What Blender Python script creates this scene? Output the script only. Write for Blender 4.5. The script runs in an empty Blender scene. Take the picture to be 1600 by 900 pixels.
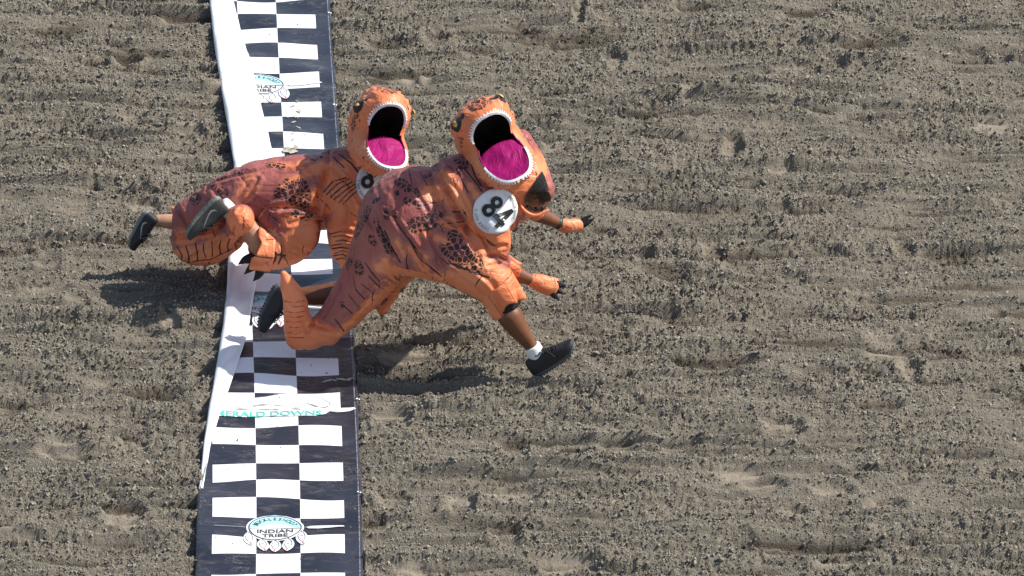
import bpy, bmesh, math, random
import numpy as np
from mathutils import Vector, Matrix, noise as mnoise
from mathutils.bvhtree import BVHTree

random.seed(7); rng = np.random.default_rng(11)
scene = bpy.context.scene
COL = scene.collection

# ------------------------------------------------------------------ camera
PITCH = math.radians(23.3); DIST = 49.1
VF = math.radians(3.5); FPX = 450 / math.tan(VF / 2)
CAM = Vector((0, -DIST * math.cos(PITCH), DIST * math.sin(PITCH)))
FWD = Vector((0, math.cos(PITCH), -math.sin(PITCH)))
UPV = Vector((0, math.sin(PITCH), math.cos(PITCH)))
RGT = Vector((1, 0, 0))
cd = bpy.data.cameras.new('camera'); cam = bpy.data.objects.new('camera', cd); COL.objects.link(cam)
cam.location = CAM; cam.rotation_euler = (math.pi / 2 - PITCH, 0, 0)
cd.sensor_width = 36; cd.lens = 18 / (800 / FPX); cd.clip_end = 3000; cd.clip_start = 0.5
scene.camera = cam

# ------------------------------------------------------------------ light
SHX, SHY = -0.90, -0.10                      # ground shadow of a point 1 m up
to_sun = Vector((-SHX, -SHY, 1)).normalized()
SUN_EL = math.asin(to_sun.z)
w = bpy.data.worlds.new('World'); scene.world = w; w.use_nodes = True
nt = w.node_tree; bg = nt.nodes['Background']
sky = nt.nodes.new('ShaderNodeTexSky'); sky.sky_type = 'NISHITA'; sky.sun_disc = False
sky.sun_elevation = SUN_EL; sky.sun_rotation = math.atan2(to_sun.x, to_sun.y)
sky.dust_density = 1.2; sky.ozone_density = 1.0
nt.links.new(sky.outputs[0], bg.inputs[0]); bg.inputs[1].default_value = 0.112
sl = bpy.data.lights.new('sun', 'SUN'); sl.energy = 4.8; sl.angle = math.radians(0.55); sl.color = (1, 0.955, 0.88)
so = bpy.data.objects.new('sun', sl); COL.objects.link(so); so.location = (20, -5, 24)
so.rotation_euler = (-to_sun).to_track_quat('-Z', 'Y').to_euler()
scene.view_settings.view_transform = 'Standard'; scene.view_settings.look = 'None'
scene.view_settings.exposure = 0.42; scene.view_settings.gamma = 1
scene.render.engine = 'CYCLES'

# ------------------------------------------------------------------ survey helpers
def ray(px, py): return FWD + RGT * ((px - 800) / FPX) + UPV * ((450 - py) / FPX)
def G(px, py, z=0.02):
    d = ray(px, py); return CAM + d * ((z - CAM.z) / d.z)
def V(px, py, Y):
    d = ray(px, py); return CAM + d * ((Y - CAM.y) / d.y)
PX = 1 / 300.0

def tag(o, label=None, cat=None, group=None, kind=None):
    if label: o['label'] = label
    if cat: o['category'] = cat
    if group: o['group'] = group
    if kind: o['kind'] = kind
    return o
def link(name, me, mats, parent=None, smooth=True):
    o = bpy.data.objects.new(name, me); COL.objects.link(o)
    if not isinstance(mats, (list, tuple)): mats = [mats]
    for m in mats: me.materials.append(m)
    if parent: o.parent = parent
    if smooth: me.polygons.foreach_set('use_smooth', [True] * len(me.polygons))
    return o
def mesh(name, verts, faces, mats, parent=None, smooth=True, midx=None):
    me = bpy.data.meshes.new(name); me.from_pydata([tuple(v) for v in verts], [], faces); me.update()
    if midx is not None: me.polygons.foreach_set('material_index', midx)
    return link(name, me, mats, parent, smooth)
def fattr(me, name, arr):
    a = me.attributes.new(name, 'FLOAT', 'POINT'); a.data.foreach_set('value', np.asarray(arr, dtype=np.float32))

# ------------------------------------------------------------------ materials
class NT:
    def __init__(s, name):
        s.m = bpy.data.materials.new(name); s.m.use_nodes = True
        s.t = s.m.node_tree; s.b = s.t.nodes['Principled BSDF']; s.out = s.t.nodes['Material Output']
    def n(s, typ, **kw):
        x = s.t.nodes.new(typ)
        for k, v in kw.items():
            if k.startswith('i_'):
                key = k[2:]; x.inputs[int(key) if key.isdigit() else key.replace('_', ' ')].default_value = v
            else: setattr(x, k, v)
        return x
    def l(s, a, b): s.t.links.new(a, b)
    def attr(s, name): return s.n('ShaderNodeAttribute', attribute_name=name).outputs['Fac']
    def math(s, op, a, b=None, c=None, clamp=False):
        x = s.n('ShaderNodeMath', operation=op); x.use_clamp = clamp
        for i, v in enumerate((a, b, c)):
            if v is None: continue
            if hasattr(v, 'links'): s.l(v, x.inputs[i])
            else: x.inputs[i].default_value = v
        return x.outputs[0]
    def mix(s, f, a, b):
        x = s.n('ShaderNodeMix', data_type='RGBA')
        for i, v in ((0, f), (6, a), (7, b)):
            if hasattr(v, 'links'): s.l(v, x.inputs[i])
            else: x.inputs[i].default_value = v if i == 0 else (*v, 1)
        return x.outputs[2]
    def ss(s, v, lo, hi, a=0.0, b=1.0):
        x = s.n('ShaderNodeMapRange', interpolation_type='SMOOTHSTEP'); s.l(v, x.inputs[0])
        for i, q in zip((1, 2, 3, 4), (lo, hi, a, b)): x.inputs[i].default_value = q
        return x.outputs[0]
    def noise(s, scale, detail=3, vec=None, rough=0.55, dist=0.0):
        x = s.n('ShaderNodeTexNoise'); x.inputs['Scale'].default_value = scale; x.inputs['Detail'].default_value = detail
        x.inputs['Roughness'].default_value = rough; x.inputs['Distortion'].default_value = dist
        s.l(vec if vec is not None else s.obj(), x.inputs['Vector']); return x.outputs[0]
    def obj(s):
        if not hasattr(s, '_tc'): s._tc = s.n('ShaderNodeTexCoord')
        return s._tc.outputs['Object']
    def scaled(s, sc, rot=(0, 0, 0)):
        x = s.n('ShaderNodeMapping'); s.l(s.obj(), x.inputs[0]); x.inputs['Scale'].default_value = sc; x.inputs['Rotation'].default_value = rot
        return x.outputs[0]
    def bump(s, h, strength, dist, prev=None):
        x = s.n('ShaderNodeBump'); x.inputs['Strength'].default_value = strength; x.inputs['Distance'].default_value = dist
        s.l(h, x.inputs['Height'])
        if prev is not None: s.l(prev, x.inputs['Normal'])
        return x.outputs[0]
    def color(s, c):
        if hasattr(c, 'links'): s.l(c, s.b.inputs['Base Color'])
        else: s.b.inputs['Base Color'].default_value = (*c, 1)
    def set(s, **kw):
        for k, v in kw.items():
            i = s.b.inputs[k.replace('_', ' ')]
            if hasattr(v, 'links'): s.l(v, i)
            else: i.default_value = v
        return s

def simple(name, c, rough=0.6, var=0.12, scale=60, bump=0.0, **kw):
    n = NT(name); f = n.noise(scale, 3)
    c2 = tuple(x * (1 - var) for x in c); c1 = tuple(min(1, x * (1 + var)) for x in c)
    n.color(n.mix(n.ss(f, .3, .7), c2, c1)); n.set(Roughness=rough, **kw)
    if bump: n.l(n.bump(f, bump, 0.004), n.b.inputs['Normal'])
    return n.m

def dirt_material(name, inst=False):
    n = NT(name)
    dry, dry2 = (0.350, 0.317, 0.258), (0.225, 0.200, 0.158)
    wet_shade = (0.088, 0.071, 0.052)  # dark brown of moist soil, also used for shade painted into furrow troughs
    sm = (0.31, 0.262, 0.20)
    f1 = n.noise(90, 4, rough=.7); f2 = n.noise(9, 4)
    if inst:
        oi = n.n('ShaderNodeObjectInfo')
        c = n.mix(n.ss(oi.outputs['Random'], 0, 1), dry2, dry)
        dp = n.n('ShaderNodeAttribute', attribute_name='damp_shade', attribute_type='INSTANCER').outputs['Fac']
        c = n.mix(n.math('MULTIPLY', n.ss(n.math('ADD', dp, n.math('MULTIPLY', oi.outputs['Random'], .3)), .35, .95), .8), c, wet_shade)
    else:
        c = n.mix(n.ss(f1, .35, .65), (0.145, 0.124, 0.095), dry2)
        c = n.mix(n.math('MULTIPLY', n.ss(f2, .35, .7), .35), c, dry2)
        c = n.mix(n.math('MULTIPLY', n.attr('smooth'), .75), c, sm)
        wm = n.math('ADD', n.attr('wet_shade'), n.math('MULTIPLY', n.math('SUBTRACT', f1, .5), .9))
        c = n.mix(n.math('MULTIPLY', n.ss(wm, .25, .75), .8), c, wet_shade)
        g = n.noise(260, 3, rough=.7); v = n.n('ShaderNodeTexVoronoi'); v.inputs['Scale'].default_value = 110; n.l(n.obj(), v.inputs['Vector'])
        h = n.math('ADD', g, n.math('MULTIPLY', v.outputs['Distance'], -.8))
        amt = n.math('SUBTRACT', 1.0, n.math('MULTIPLY', n.attr('smooth'), .7))
        h = n.math('MULTIPLY', h, amt)
        n.l(n.bump(h, .9, .006), n.b.inputs['Normal'])
    n.color(c); n.set(Roughness=.95); n.b.inputs['Specular IOR Level'].default_value = .12
    return n.m
M_DIRT = dirt_material('track_dirt'); M_CLOD = dirt_material('dirt_clod', True)

def costume_material(name):
    n = NT(name)
    ed = n.math('MULTIPLY', n.math('SUBTRACT', n.noise(28, 3, dist=.6), .5), .035)
    do = n.math('ADD', n.attr('d_orange'), ed)                 # signed distance, <0 = orange print
    fo = n.ss(do, -.014, .012, 1, 0)
    tone = n.noise(5, 2)
    orange = n.mix(n.ss(tone, .35, .65), (0.89, 0.250, 0.100), (0.94, 0.320, 0.145))
    maroon = n.mix(n.ss(tone, .35, .65), (0.37, 0.102, 0.088), (0.47, 0.145, 0.122))
    c = n.mix(fo, maroon, orange)
    mid = n.ss(n.math('ABSOLUTE', n.math('SUBTRACT', do, .012)), .004, .008, .45, 0)
    c = n.mix(mid, c, (0.62, 0.22, 0.135))                       # the half tone rim round the flames
    # rosettes: voronoi stones inside the cluster areas
    v = n.n('ShaderNodeTexVoronoi', feature='DISTANCE_TO_EDGE'); v.inputs['Scale'].default_value = 40; n.l(n.obj(), v.inputs['Vector'])
    v2 = n.n('ShaderNodeTexVoronoi', feature='F1'); v2.inputs['Scale'].default_value = 44; n.l(n.obj(), v2.inputs['Vector'])
    pick = n.ss(n.math('ADD', n.attr('d_spot'), n.math('MULTIPLY', n.math('SUBTRACT', n.n('ShaderNodeSeparateColor').outputs[0], .5), .0)), -.004, .002, 1, 0)
    sc = n.t.nodes[-1]
    stones = n.math('MULTIPLY', n.ss(v.outputs['Distance'], .055, .095), pick)
    lines = n.ss(n.attr('d_line'), -.0003, .0016, 1, 0)
    blk = n.math('MAXIMUM', stones, lines)
    blk = n.math('MULTIPLY', blk, .94)
    patch = n.ss(n.math('ADD', n.attr('d_black'), n.math('MULTIPLY', ed, .4)), -.002, .002, 1, 0)
    blk = n.math('MAXIMUM', blk, patch)
    c = n.mix(blk, c, (0.022, 0.016, 0.016))
    n.color(c)
    mk = n.ss(n.noise(4.5, 1), .40, .60); mk2 = n.math('SUBTRACT', 1.0, mk)
    a = n.noise(24, 3, n.scaled((1, 1, .10), (.5, .9, .2)), dist=.3); b = n.noise(26, 3, n.scaled((.10, 1, 1), (.2, -.6, .9)), dist=.3)
    h = n.math('ADD', n.math('MULTIPLY', a, mk), n.math('MULTIPLY', b, mk2))
    h = n.math('ADD', h, n.math('MULTIPLY', n.noise(9, 2), .7))
    n.l(n.bump(h, .65, .022), n.b.inputs['Normal'])
    n.set(Roughness=.44); n.b.inputs['Specular IOR Level'].default_value = .4
    n.b.inputs['Sheen Weight'].default_value = .08
    tr = n.n('ShaderNodeBsdfTranslucent'); n.l(c, tr.inputs[0])
    mx = n.n('ShaderNodeMixShader'); mx.inputs[0].default_value = .2
    n.l(n.b.outputs[0], mx.inputs[1]); n.l(tr.outputs[0], mx.inputs[2]); n.l(mx.outputs[0], n.out.inputs[0])
    return n.m
M_COST = costume_material('inflatable_nylon')

def fabric(name, c, rough=.45, var=.15, bs=.5):
    n = NT(name)
    n.color(n.mix(n.ss(n.noise(14, 3), .3, .7), tuple(x * (1 - var) for x in c), tuple(x * (1 + var) for x in c)))
    a = n.noise(16, 4, n.scaled((1, .4, 1), (.4, .2, .8)), dist=1.0)
    n.l(n.bump(n.math('ABSOLUTE', n.math('SUBTRACT', a, .5)), bs, .03), n.b.inputs['Normal'])
    n.set(Roughness=rough); n.b.inputs['Specular IOR Level'].default_value = .2; return n.m
M_BLACKMESH = fabric('black_mesh', (.007, .0065, .007), .7)
M_TONGUE = fabric('magenta_nylon', (.31, .006, .115), .55)
M_TEETH = fabric('white_felt', (.82, .80, .80), .7, .04, .25)
M_BLKNYL = fabric('black_nylon', (.02, .019, .02), .5)
M_WINDOW = NT('clear_window'); M_WINDOW.color((.010, .008, .008)); M_WINDOW.set(Roughness=.16)
M_WINDOW.l(M_WINDOW.bump(M_WINDOW.noise(18, 3, dist=1), .5, .02), M_WINDOW.b.inputs['Normal']); M_WINDOW = M_WINDOW.m
M_EYE = simple('eye_yellow', (.62, .36, .10), .5); M_PUPIL = simple('pupil', (.03, .02, .015), .5)
M_VALVE = simple('orange_valve', (.85, .16, .015), .4, .06)
def skin(name, c):
    n = NT(name); f = n.noise(22, 4)
    n.color(n.mix(n.ss(f, .3, .7), tuple(x * .84 for x in c), tuple(x * 1.1 for x in c)))
    n.set(Roughness=.42); n.b.inputs['Subsurface Weight'].default_value = .08; n.b.inputs['Subsurface Radius'].default_value = (.01, .004, .002)
    n.l(n.bump(n.noise(160, 3), .25, .002), n.b.inputs['Normal']); return n.m
M_SKIN_D = skin('skin_deep', (.165, .062, .026)); M_SKIN_L = skin('skin_light', (.50, .27, .165))
M_SHOE_B = simple('shoe_black', (.020, .020, .022), .62, .3, 220, .4); M_SOLE_B = simple('sole_black', (.085, .088, .088), .7, .2, 90, .3)
M_SOLE_SMOKE = simple('sole_smoke', (.16, .17, .16), .45, .2, 60)
M_SHOE_G = simple('shoe_olive_knit', (.055, .053, .047), .8, .5, 260, .6); M_SOLE_G = simple('sole_grey', (.19, .19, .165), .75, .25, 70, .4)
M_SOLE_T = simple('sole_tread', (.075, .08, .085), .85, .5, 120, .8)
M_SOCK = simple('sock_white', (.80, .80, .79), .9, .05, 200, .3); M_MARK = simple('mark_grey', (.42, .42, .40), .6); M_LACE = simple('lace_black', (.016, .016, .016), .8)
M_BIB = NT('bib_white'); M_BIB.color(M_BIB.mix(M_BIB.ss(M_BIB.noise(14, 2), .3, .7), (.74, .77, .79), (.83, .84, .84)))
M_BIB.l(M_BIB.bump(M_BIB.noise(11, 2, dist=.5), .35, .02), M_BIB.b.inputs['Normal']); M_BIB.set(Roughness=.42); M_BIB = M_BIB.m
M_INK = NT('bib_ink'); M_INK.color(M_INK.mix(M_INK.ss(M_INK.noise(170, 4, rough=.7), .66, .74), (.016, .016, .018), (.36, .37, .38))); M_INK.set(Roughness=.5); M_INK = M_INK.m
M_INKS = simple('bib_small_ink', (.22, .24, .25), .6)
M_BAND = simple('wrist_band', (.02, .03, .02), .5)

# banner vinyl: uv print in squares
SQ = 0.2164; V0 = 4.002
def banner_material():
    n = NT('banner_vinyl')
    uv = n.n('ShaderNodeUVMap', uv_map='print'); sp = n.n('ShaderNodeSeparateXYZ'); n.l(uv.outputs[0], sp.inputs[0])
    u, v = sp.outputs[0], sp.outputs[1]
    par = n.math('MODULO', n.math('ADD', n.math('FLOOR', n.math('ADD', u, 100)), n.math('FLOOR', n.math('ADD', v, 100))), 2)
    inside = n.math('MULTIPLY', n.math('LESS_THAN', u, 1.0), n.math('GREATER_THAN', u, -2.0))
    white = n.math('MULTIPLY', n.math('SUBTRACT', 1.0, par), inside)
    blk = n.mix(n.ss(n.noise(2.2, 3), .35, .65), (.016, .017, .026), (.030, .032, .045))
    dust = n.noise(7, 6, n.scaled((1, 2.2, 1)), rough=.72, dist=.8)
    spk = n.noise(120, 3, rough=.7)
    dm = n.math('MULTIPLY', n.ss(dust, .56, .78), n.ss(spk, .35, .7))
    blk = n.mix(n.math('MULTIPLY', n.math('MAXIMUM', dm, n.math('MULTIPLY', n.ss(dust, .5, .75), .35)), .8), blk, (.30, .26, .21))
    scr = n.math('ABSOLUTE', n.math('SUBTRACT', n.noise(9, 3, n.scaled((1, 3, 1), (0, 0, .6)), dist=2.0), .5))
    scm = n.math('MULTIPLY', n.ss(scr, .004, .012, 1, 0), n.ss(n.noise(3.1, 2), .55, .66))
    blk = n.mix(n.math('MULTIPLY', scm, .6), blk, (.42, .40, .36))
    wh = n.mix(n.math('MULTIPLY', n.ss(spk, .68, .74), .5), (.84, .84, .85), (.32, .28, .23))
    wh = n.mix(n.math('MULTIPLY', n.ss(dust, .58, .82), .45), wh, (.45, .41, .34))
    c = n.mix(white, blk, wh); n.color(c)
    # sewn hem lines along the outer border
    hem = n.ss(n.math('ABSOLUTE', n.math('SUBTRACT', u, 1.335)), .006, .016, 1, 0)
    c2 = n.mix(n.math('MULTIPLY', hem, n.ss(n.noise(60, 2), .3, .6)), c, (.26, .26, .27)); n.color(c2)
    n.l(n.bump(n.noise(16, 3, n.scaled((1, 2, 1)), dist=.8), .3, .012), n.b.inputs['Normal'])
    n.set(Roughness=.36); n.b.inputs['Specular IOR Level'].default_value = .45
    return n.m
M_BAN = banner_material()
n_ = NT('banner_back'); f_ = n_.noise(100, 3, rough=.7)
n_.color(n_.mix(n_.math('MULTIPLY', n_.ss(f_, .69, .74), .6), (.84, .84, .85), (.30, .27, .23)))
n_.l(n_.bump(n_.noise(9, 3, n_.scaled((1, 2, 1)), dist=.6), .3, .015), n_.b.inputs['Normal']); n_.set(Roughness=.4); M_BACK = n_.m
M_PWHITE = simple('print_white', (.83, .83, .83), .4, .03); M_PCREAM = simple('print_cream', (.80, .77, .74), .4, .03)
M_PCYAN = simple('print_cyan', (.42, .78, .82), .4, .05); M_PDARK = simple('print_dark', (.06, .075, .08), .45)
M_PTEAL = simple('print_teal', (.10, .56, .46), .4, .05); M_PGREY = simple('print_grey', (.36, .36, .37), .45); M_PRED = simple('print_red', (.70, .26, .27), .45)
M_SAND = simple('dry_sand', (.46, .42, .34), .95, .25, 200, .5)
M_METAL = simple('grommet_metal', (.5, .5, .5), .35, .1, 60, 0, Metallic=.8)

# ------------------------------------------------------------------ banner geometry functions
L0 = [(0, 431), (50, 433), (147, 439), (233, 443), (383, 453), (427, 455), (530, 462), (593, 463.5), (740, 467), (900, 470)]
_pts = [G(x, y) for y, x in L0]
_Y = np.array([p.y for p in _pts])[::-1]; _X = np.array([p.x for p in _pts])[::-1]
_cf = np.polyfit(_Y, _X, 3)
def line0(Y):
    Yc = np.clip(Y, _Y[0], _Y[-1]); d = np.polyder(_cf)
    return np.polyval(_cf, Yc) + np.polyval(d, Yc) * (Y - Yc)
def tableU(tab):
    ps = [G(x, y, .03) for y, x in tab]; Y = np.array([p.y for p in ps])[::-1]
    U = np.array([(p.x - line0(p.y)) / SQ for p in ps])[::-1]; return Y, U
FL = tableU([(-60, 318), (0, 330), (90, 340), (160, 352), (262, 369), (330, 366), (390, 361), (450, 358), (510, 352), (580, 341), (640, 330), (700, 321), (765, 313.5)])
FI = tableU([(-60, 352), (0, 364), (30, 371), (120, 397), (180, 411), (240, 426), (330, 424), (390, 413), (430, 403), (530, 385), (590, 366), (640, 346), (700, 329), (765, 313.5)])
YFOLD_END = FL[0][0]
def fold_u(Y): return np.where(Y < YFOLD_END, -2.36 + (FL[1][0] + 2.36) * np.clip((Y - YFOLD_END + .5) / .5, 0, 1), np.interp(Y, FL[0], FL[1]))
def inner_u(Y): return np.where(Y < YFOLD_END, -9, np.interp(Y, FI[0], FI[1]))
def bnoise(x, y):
    return (np.sin(y * 9.1 + 1.3 * np.sin(x * 5 + y * 1.7)) * .45 + np.sin(y * 17.3 + x * 6 + 2 * np.sin(y * 2.3)) * .3
            + np.sin(y * 4.1 - x * 9 + .7) * .5 + np.sin(x * 13 + y * 5.5) * .28)
def ban_z(X, Y):
    u = (X - line0(Y)) / SQ
    e = np.clip((1.42 - u) / .25, 0, 1)
    return .030 + .0100 * bnoise(X, Y) * (.55 + .45 * e) + .006 * (1 - e)
def ban_pt(u, v):                     # squares -> world (v counted upward from the row datum)
    Y = V0 + v * SQ; X = line0(Y) + u * SQ
    return X, Y

# ------------------------------------------------------------------ ground
def axis(lo, hi, step, far):
    a = np.arange(lo, hi + step / 2, step); ext = []; d = step; x = hi
    while x < far: d *= 1.45; x += d; ext.append(x)
    ext2 = []; d = step; x = lo
    while x > -far: d *= 1.45; x -= d; ext2.append(x)
    return np.concatenate([np.array(ext2[::-1]), a, np.array(ext)]), len(ext2), len(a)
DX, DY = .0075, .011
gx, ox, nx = axis(-3.45, 3.45, DX, 900); gy, oy, ny = axis(-4.7, 5.4, DY, 900)
fx = np.fft.fftfreq(nx, DX)[None, :]; fy = np.fft.fftfreq(ny, DY)[:, None]
def gnoise(lx, ly, sharp=2):
    n = np.fft.fft2(rng.standard_normal((ny, nx)))
    k = np.exp(-((fx * lx) ** 2 + (fy * ly) ** 2) ** (sharp / 2) * 2.2)
    r = np.real(np.fft.ifft2(n * k)); return r / r.std()
def bandn(l, an=1.0):
    n = np.fft.fft2(rng.standard_normal((ny, nx)))
    f = np.sqrt((fx * an) ** 2 + fy ** 2) * l
    r = np.real(np.fft.ifft2(n * np.exp(-(np.log(np.maximum(f, 1e-6))) ** 2 / .35))); return r / r.std()
XX, YY = np.meshgrid(gx[ox:ox + nx], gy[oy:oy + ny])
warp = gnoise(1.1, .8) * .03
furrow = gnoise(.85, .085); furrow2 = gnoise(.50, .034); lump = gnoise(.26, .20)
rows = np.sin((YY + warp * 1.6) * 2 * math.pi / .118) * np.clip(gnoise(1.6, .7) * .5 + .45, 0, 1.2)
cutn = gnoise(.55, .10); cuts = np.exp(-(cutn / .13) ** 2) * np.clip(gnoise(.6, .4) + .35, 0, 1.4)        # tine scratches
rdg = lambda a, b: 1 - np.minimum(np.abs(gnoise(a, b)), 1.6)                                           # sharp crested ridges
hi = np.clip(gnoise(.8, .5) * .5 + .7, .1, 1.5)
H = .012 * furrow + .028 * hi * rdg(2.2, .14) + .025 * hi * rdg(1.6, .060) + .007 * lump + .015 * rows - .020 * cuts + .010 * furrow2
H -= H.mean(); fine = H - gnoise(.3, .3) * 0
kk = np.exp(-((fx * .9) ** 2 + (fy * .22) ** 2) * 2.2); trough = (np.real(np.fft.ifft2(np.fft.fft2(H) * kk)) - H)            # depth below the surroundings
smooth = np.zeros_like(H); wet_shade = np.zeros_like(H)
def pit(cx, cy, a, b, rot, depth, sm=0., wt=0., rim=.35):
    R_ = max(a, b) * 2.2
    i0, i1 = np.searchsorted(YY[:, 0], [cy - R_, cy + R_]); j0, j1 = np.searchsorted(XX[0], [cx - R_, cx + R_])
    if i1 <= i0 or j1 <= j0: return
    x = XX[i0:i1, j0:j1] - cx; y = YY[i0:i1, j0:j1] - cy
    wv = lump[i0:i1, j0:j1] * .12 + furrow2[i0:i1, j0:j1] * .10
    c, s_ = math.cos(rot), math.sin(rot)
    q = np.sqrt(((x * c + y * s_) / a) ** 2 + ((-x * s_ + y * c) / b) ** 2) + wv
    inn = 1 / (1 + np.exp((q - 1) * 9))
    H[i0:i1, j0:j1] += -depth * inn + depth * rim * np.exp(-((q - 1.35) / .28) ** 2)
    if sm: smooth[i0:i1, j0:j1] = np.maximum(smooth[i0:i1, j0:j1], sm * np.clip(inn * 1.3 - .15, 0, 1))
    if wt: wet_shade[i0:i1, j0:j1] = np.maximum(wet_shade[i0:i1, j0:j1], wt * inn)
# hollows that stand out in the photograph: (px, py, half width px, half depth px, depth m, smooth, wet)
for px, py, a, b, d, sm, wt in [(600, 65, 45, 12, .035, .2, .6), (800, 50, 45, 11, .03, .1, .5), (1370, 66, 45, 14, .035, .2, .7), (1185, 122, 28, 9, .03, .2, .8),
        (845, 190, 28, 14, .04, 0, .8), (1145, 232, 16, 22, .035, .5, .1), (1300, 105, 22, 7, .03, .2, .2), (935, 357, 22, 8, .03, .1, .5), (1040, 432, 50, 14, .035, .1, .7),
        (1110, 392, 22, 8, .03, .6, .6), (1150, 420, 24, 9, .02, .2, .5), (690, 637, 16, 12, .025, .9, .1), (612, 655, 26, 8, .025, .9, .3), 
        (265, 505, 14, 12, .03, .8, .1), (295, 205, 24, 9, .025, .7, .1), (225, 320, 22, 8, .02, .5, 0), (300, 35, 45, 16, .04, .7, .5), (200, 190, 26, 12, .025, .6, .2),
        (190, 800, 30, 12, .03, .5, .3), (240, 620, 45, 12, .025, .3, .3), (320, 580, 20, 16, .03, .2, .3), (720, 790, 22, 16, .03, .6, .1), (790, 840, 20, 12, .025, .5, .2), (880, 885, 50, 12, .03, .8, .3),
        (1195, 757, 34, 9, .025, .8, 0), (1300, 765, 30, 8, .025, .5, .2), (1220, 665, 32, 8, .03, .5, .2), (1375, 637, 28, 9, .03, .4, .6), (1240, 800, 20, 10, .03, .4, .2),
        (1320, 885, 40, 10, .03, .5, .3), (1385, 790, 28, 10, .03, .4, .4), (905, 20, 10, 24, .03, .4, .2), (960, 95, 16, 14, .03, .5, 0), (1080, 158, 18, 8, .02, .3, .1), (1020, 205, 12, 10, .03, .1, .6),
        (1250, 30, 40, 10, .03, .2, .4), (1410, 390, 16, 10, .03, .4, .5), (1120, 570, 60, 14, .03, .1, .6), (1270, 590, 40, 12, .03, .3, .5), (1420, 582, 20, 14, .04, .6, .3), (1380, 535, 30, 8, .02, .5, .1),
        (1245, 495, 50, 9, .03, .2, .6), (1010, 400, 18, 8, .02, .1, .5), (850, 720, 24, 10, .02, .3, .2), (960, 690, 26, 9, .025, .3, .4), (800, 700, 26, 14, .03, .2, .5), (1060, 690, 30, 10, .025, .2, .3),
        (925, 620, 45, 7, .02, .5, .3), (620, 780, 26, 9, .03, .2, .4), (860, 230, 14, 8, .02, .2, .3), (680, 250, 24, 9, .025, .2, .3), (680, 60, 20, 12, .03, .2, .3), (1000, 260, 35, 8, .025, .1, .5), (200, 95, 24, 10, .03, .5, .3)]:
    g = G(px, py, 0); pit(g.x, g.y, a * PX, b * PX / .396, random.uniform(-.25, .25), d * 1.0, sm, wt * 1.2, .4)
# two diagonal drag marks
for seg in [((1255, 385), (1335, 408)), ((1335, 375), (1365, 412)), ((930, 12), (965, 52)), ((1215, 310), (1240, 345)), ((1150, 325), (1225, 352))]:
    for k in range(7):
        f = k / 6; g = G(seg[0][0] + (seg[1][0] - seg[0][0]) * f, seg[0][1] + (seg[1][1] - seg[0][1]) * f, 0)
        pit(g.x, g.y, .06, .045, 0, .012, .2, .25, .2)
for k in range(210):
    sc_ = random.choice([.6, .8, 1, 1, 1.3]); kind = random.random()
    pit(random.uniform(-3.3, 3.3), random.uniform(-4.5, 5.2), random.uniform(.06, .16) * sc_, random.uniform(.05, .10) * sc_, random.uniform(-.5, .5),
        random.uniform(.008, .022), .75 if kind < .18 else .25 * random.random(), .5 * random.random() if kind > .55 else 0, random.uniform(.15, .5))
wet_shade = np.clip(wet_shade * 1.1 + np.clip(gnoise(.7, .16) * .38 - .25, 0, .7) + .75 * np.clip((trough - .006) / .022, -.4, 1) + .2 * np.clip(cuts, 0, 1) + .13 * gnoise(1.6, .7), 0, 1)  # moist patches and hollows, plus shade painted dark into troughs and cuts
rough = np.clip(1 - smooth * .85, .1, 1) * np.clip(.85 + .3 * gnoise(.35, .25), .3, 1.6)
H0 = H.copy(); H += rough * (.008 * (np.abs(bandn(.050, 2.4)) - .8) + .0058 * (np.abs(bandn(.028, 1.3)) - .8) + .0028 * bandn(.021))
# the strip under the banner is pressed flat
uu = (XX - line0(YY)) / SQ
lo = np.where(YY < YFOLD_END, -2.36, fold_u(YY))
cover = np.clip((uu - lo) / .16 + .2, 0, 1) * np.clip((1.42 - uu) / .16 + .2, 0, 1)
H = H * (1 - cover) + cover * np.minimum(H * .2 - .012, ban_z(XX, YY) - .03)
Hf = np.zeros((len(gy), len(gx))); Hf[oy:oy + ny, ox:ox + nx] = H
S2 = np.zeros_like(Hf); S2[oy:oy + ny, ox:ox + nx] = smooth; W2 = np.zeros_like(Hf); W2[oy:oy + ny, ox:ox + nx] = wet_shade
# fade the relief into the plain beyond
NX, NY = len(gx), len(gy)
XF, YF = np.meshgrid(gx, gy); co = np.stack([XF, YF, Hf], -1).reshape(-1, 3).astype(np.float32)
me = bpy.data.meshes.new('dirt_track'); me.vertices.add(NX * NY); me.vertices.foreach_set('co', co.ravel())
idx = np.arange(NX * NY).reshape(NY, NX); q = np.stack([idx[:-1, :-1], idx[:-1, 1:], idx[1:, 1:], idx[1:, :-1]], -1).reshape(-1, 4).astype(np.int32)
me.loops.add(q.size); me.loops.foreach_set('vertex_index', q.ravel()); me.polygons.add(len(q))
me.polygons.foreach_set('loop_start', np.arange(0, q.size, 4, dtype=np.int32)); me.update(calc_edges=True)
fattr(me, 'smooth', S2.ravel()); fattr(me, 'wet_shade', W2.ravel())
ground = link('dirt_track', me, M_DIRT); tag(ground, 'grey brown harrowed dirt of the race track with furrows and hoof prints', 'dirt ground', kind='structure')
def ground_z(x, y):
    j = (np.asarray(x) - XX[0, 0]) / DX; i = (np.asarray(y) - YY[0, 0]) / DY
    return H[np.clip(np.round(i).astype(int), 0, ny - 1), np.clip(np.round(j).astype(int), 0, nx - 1)]

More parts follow.
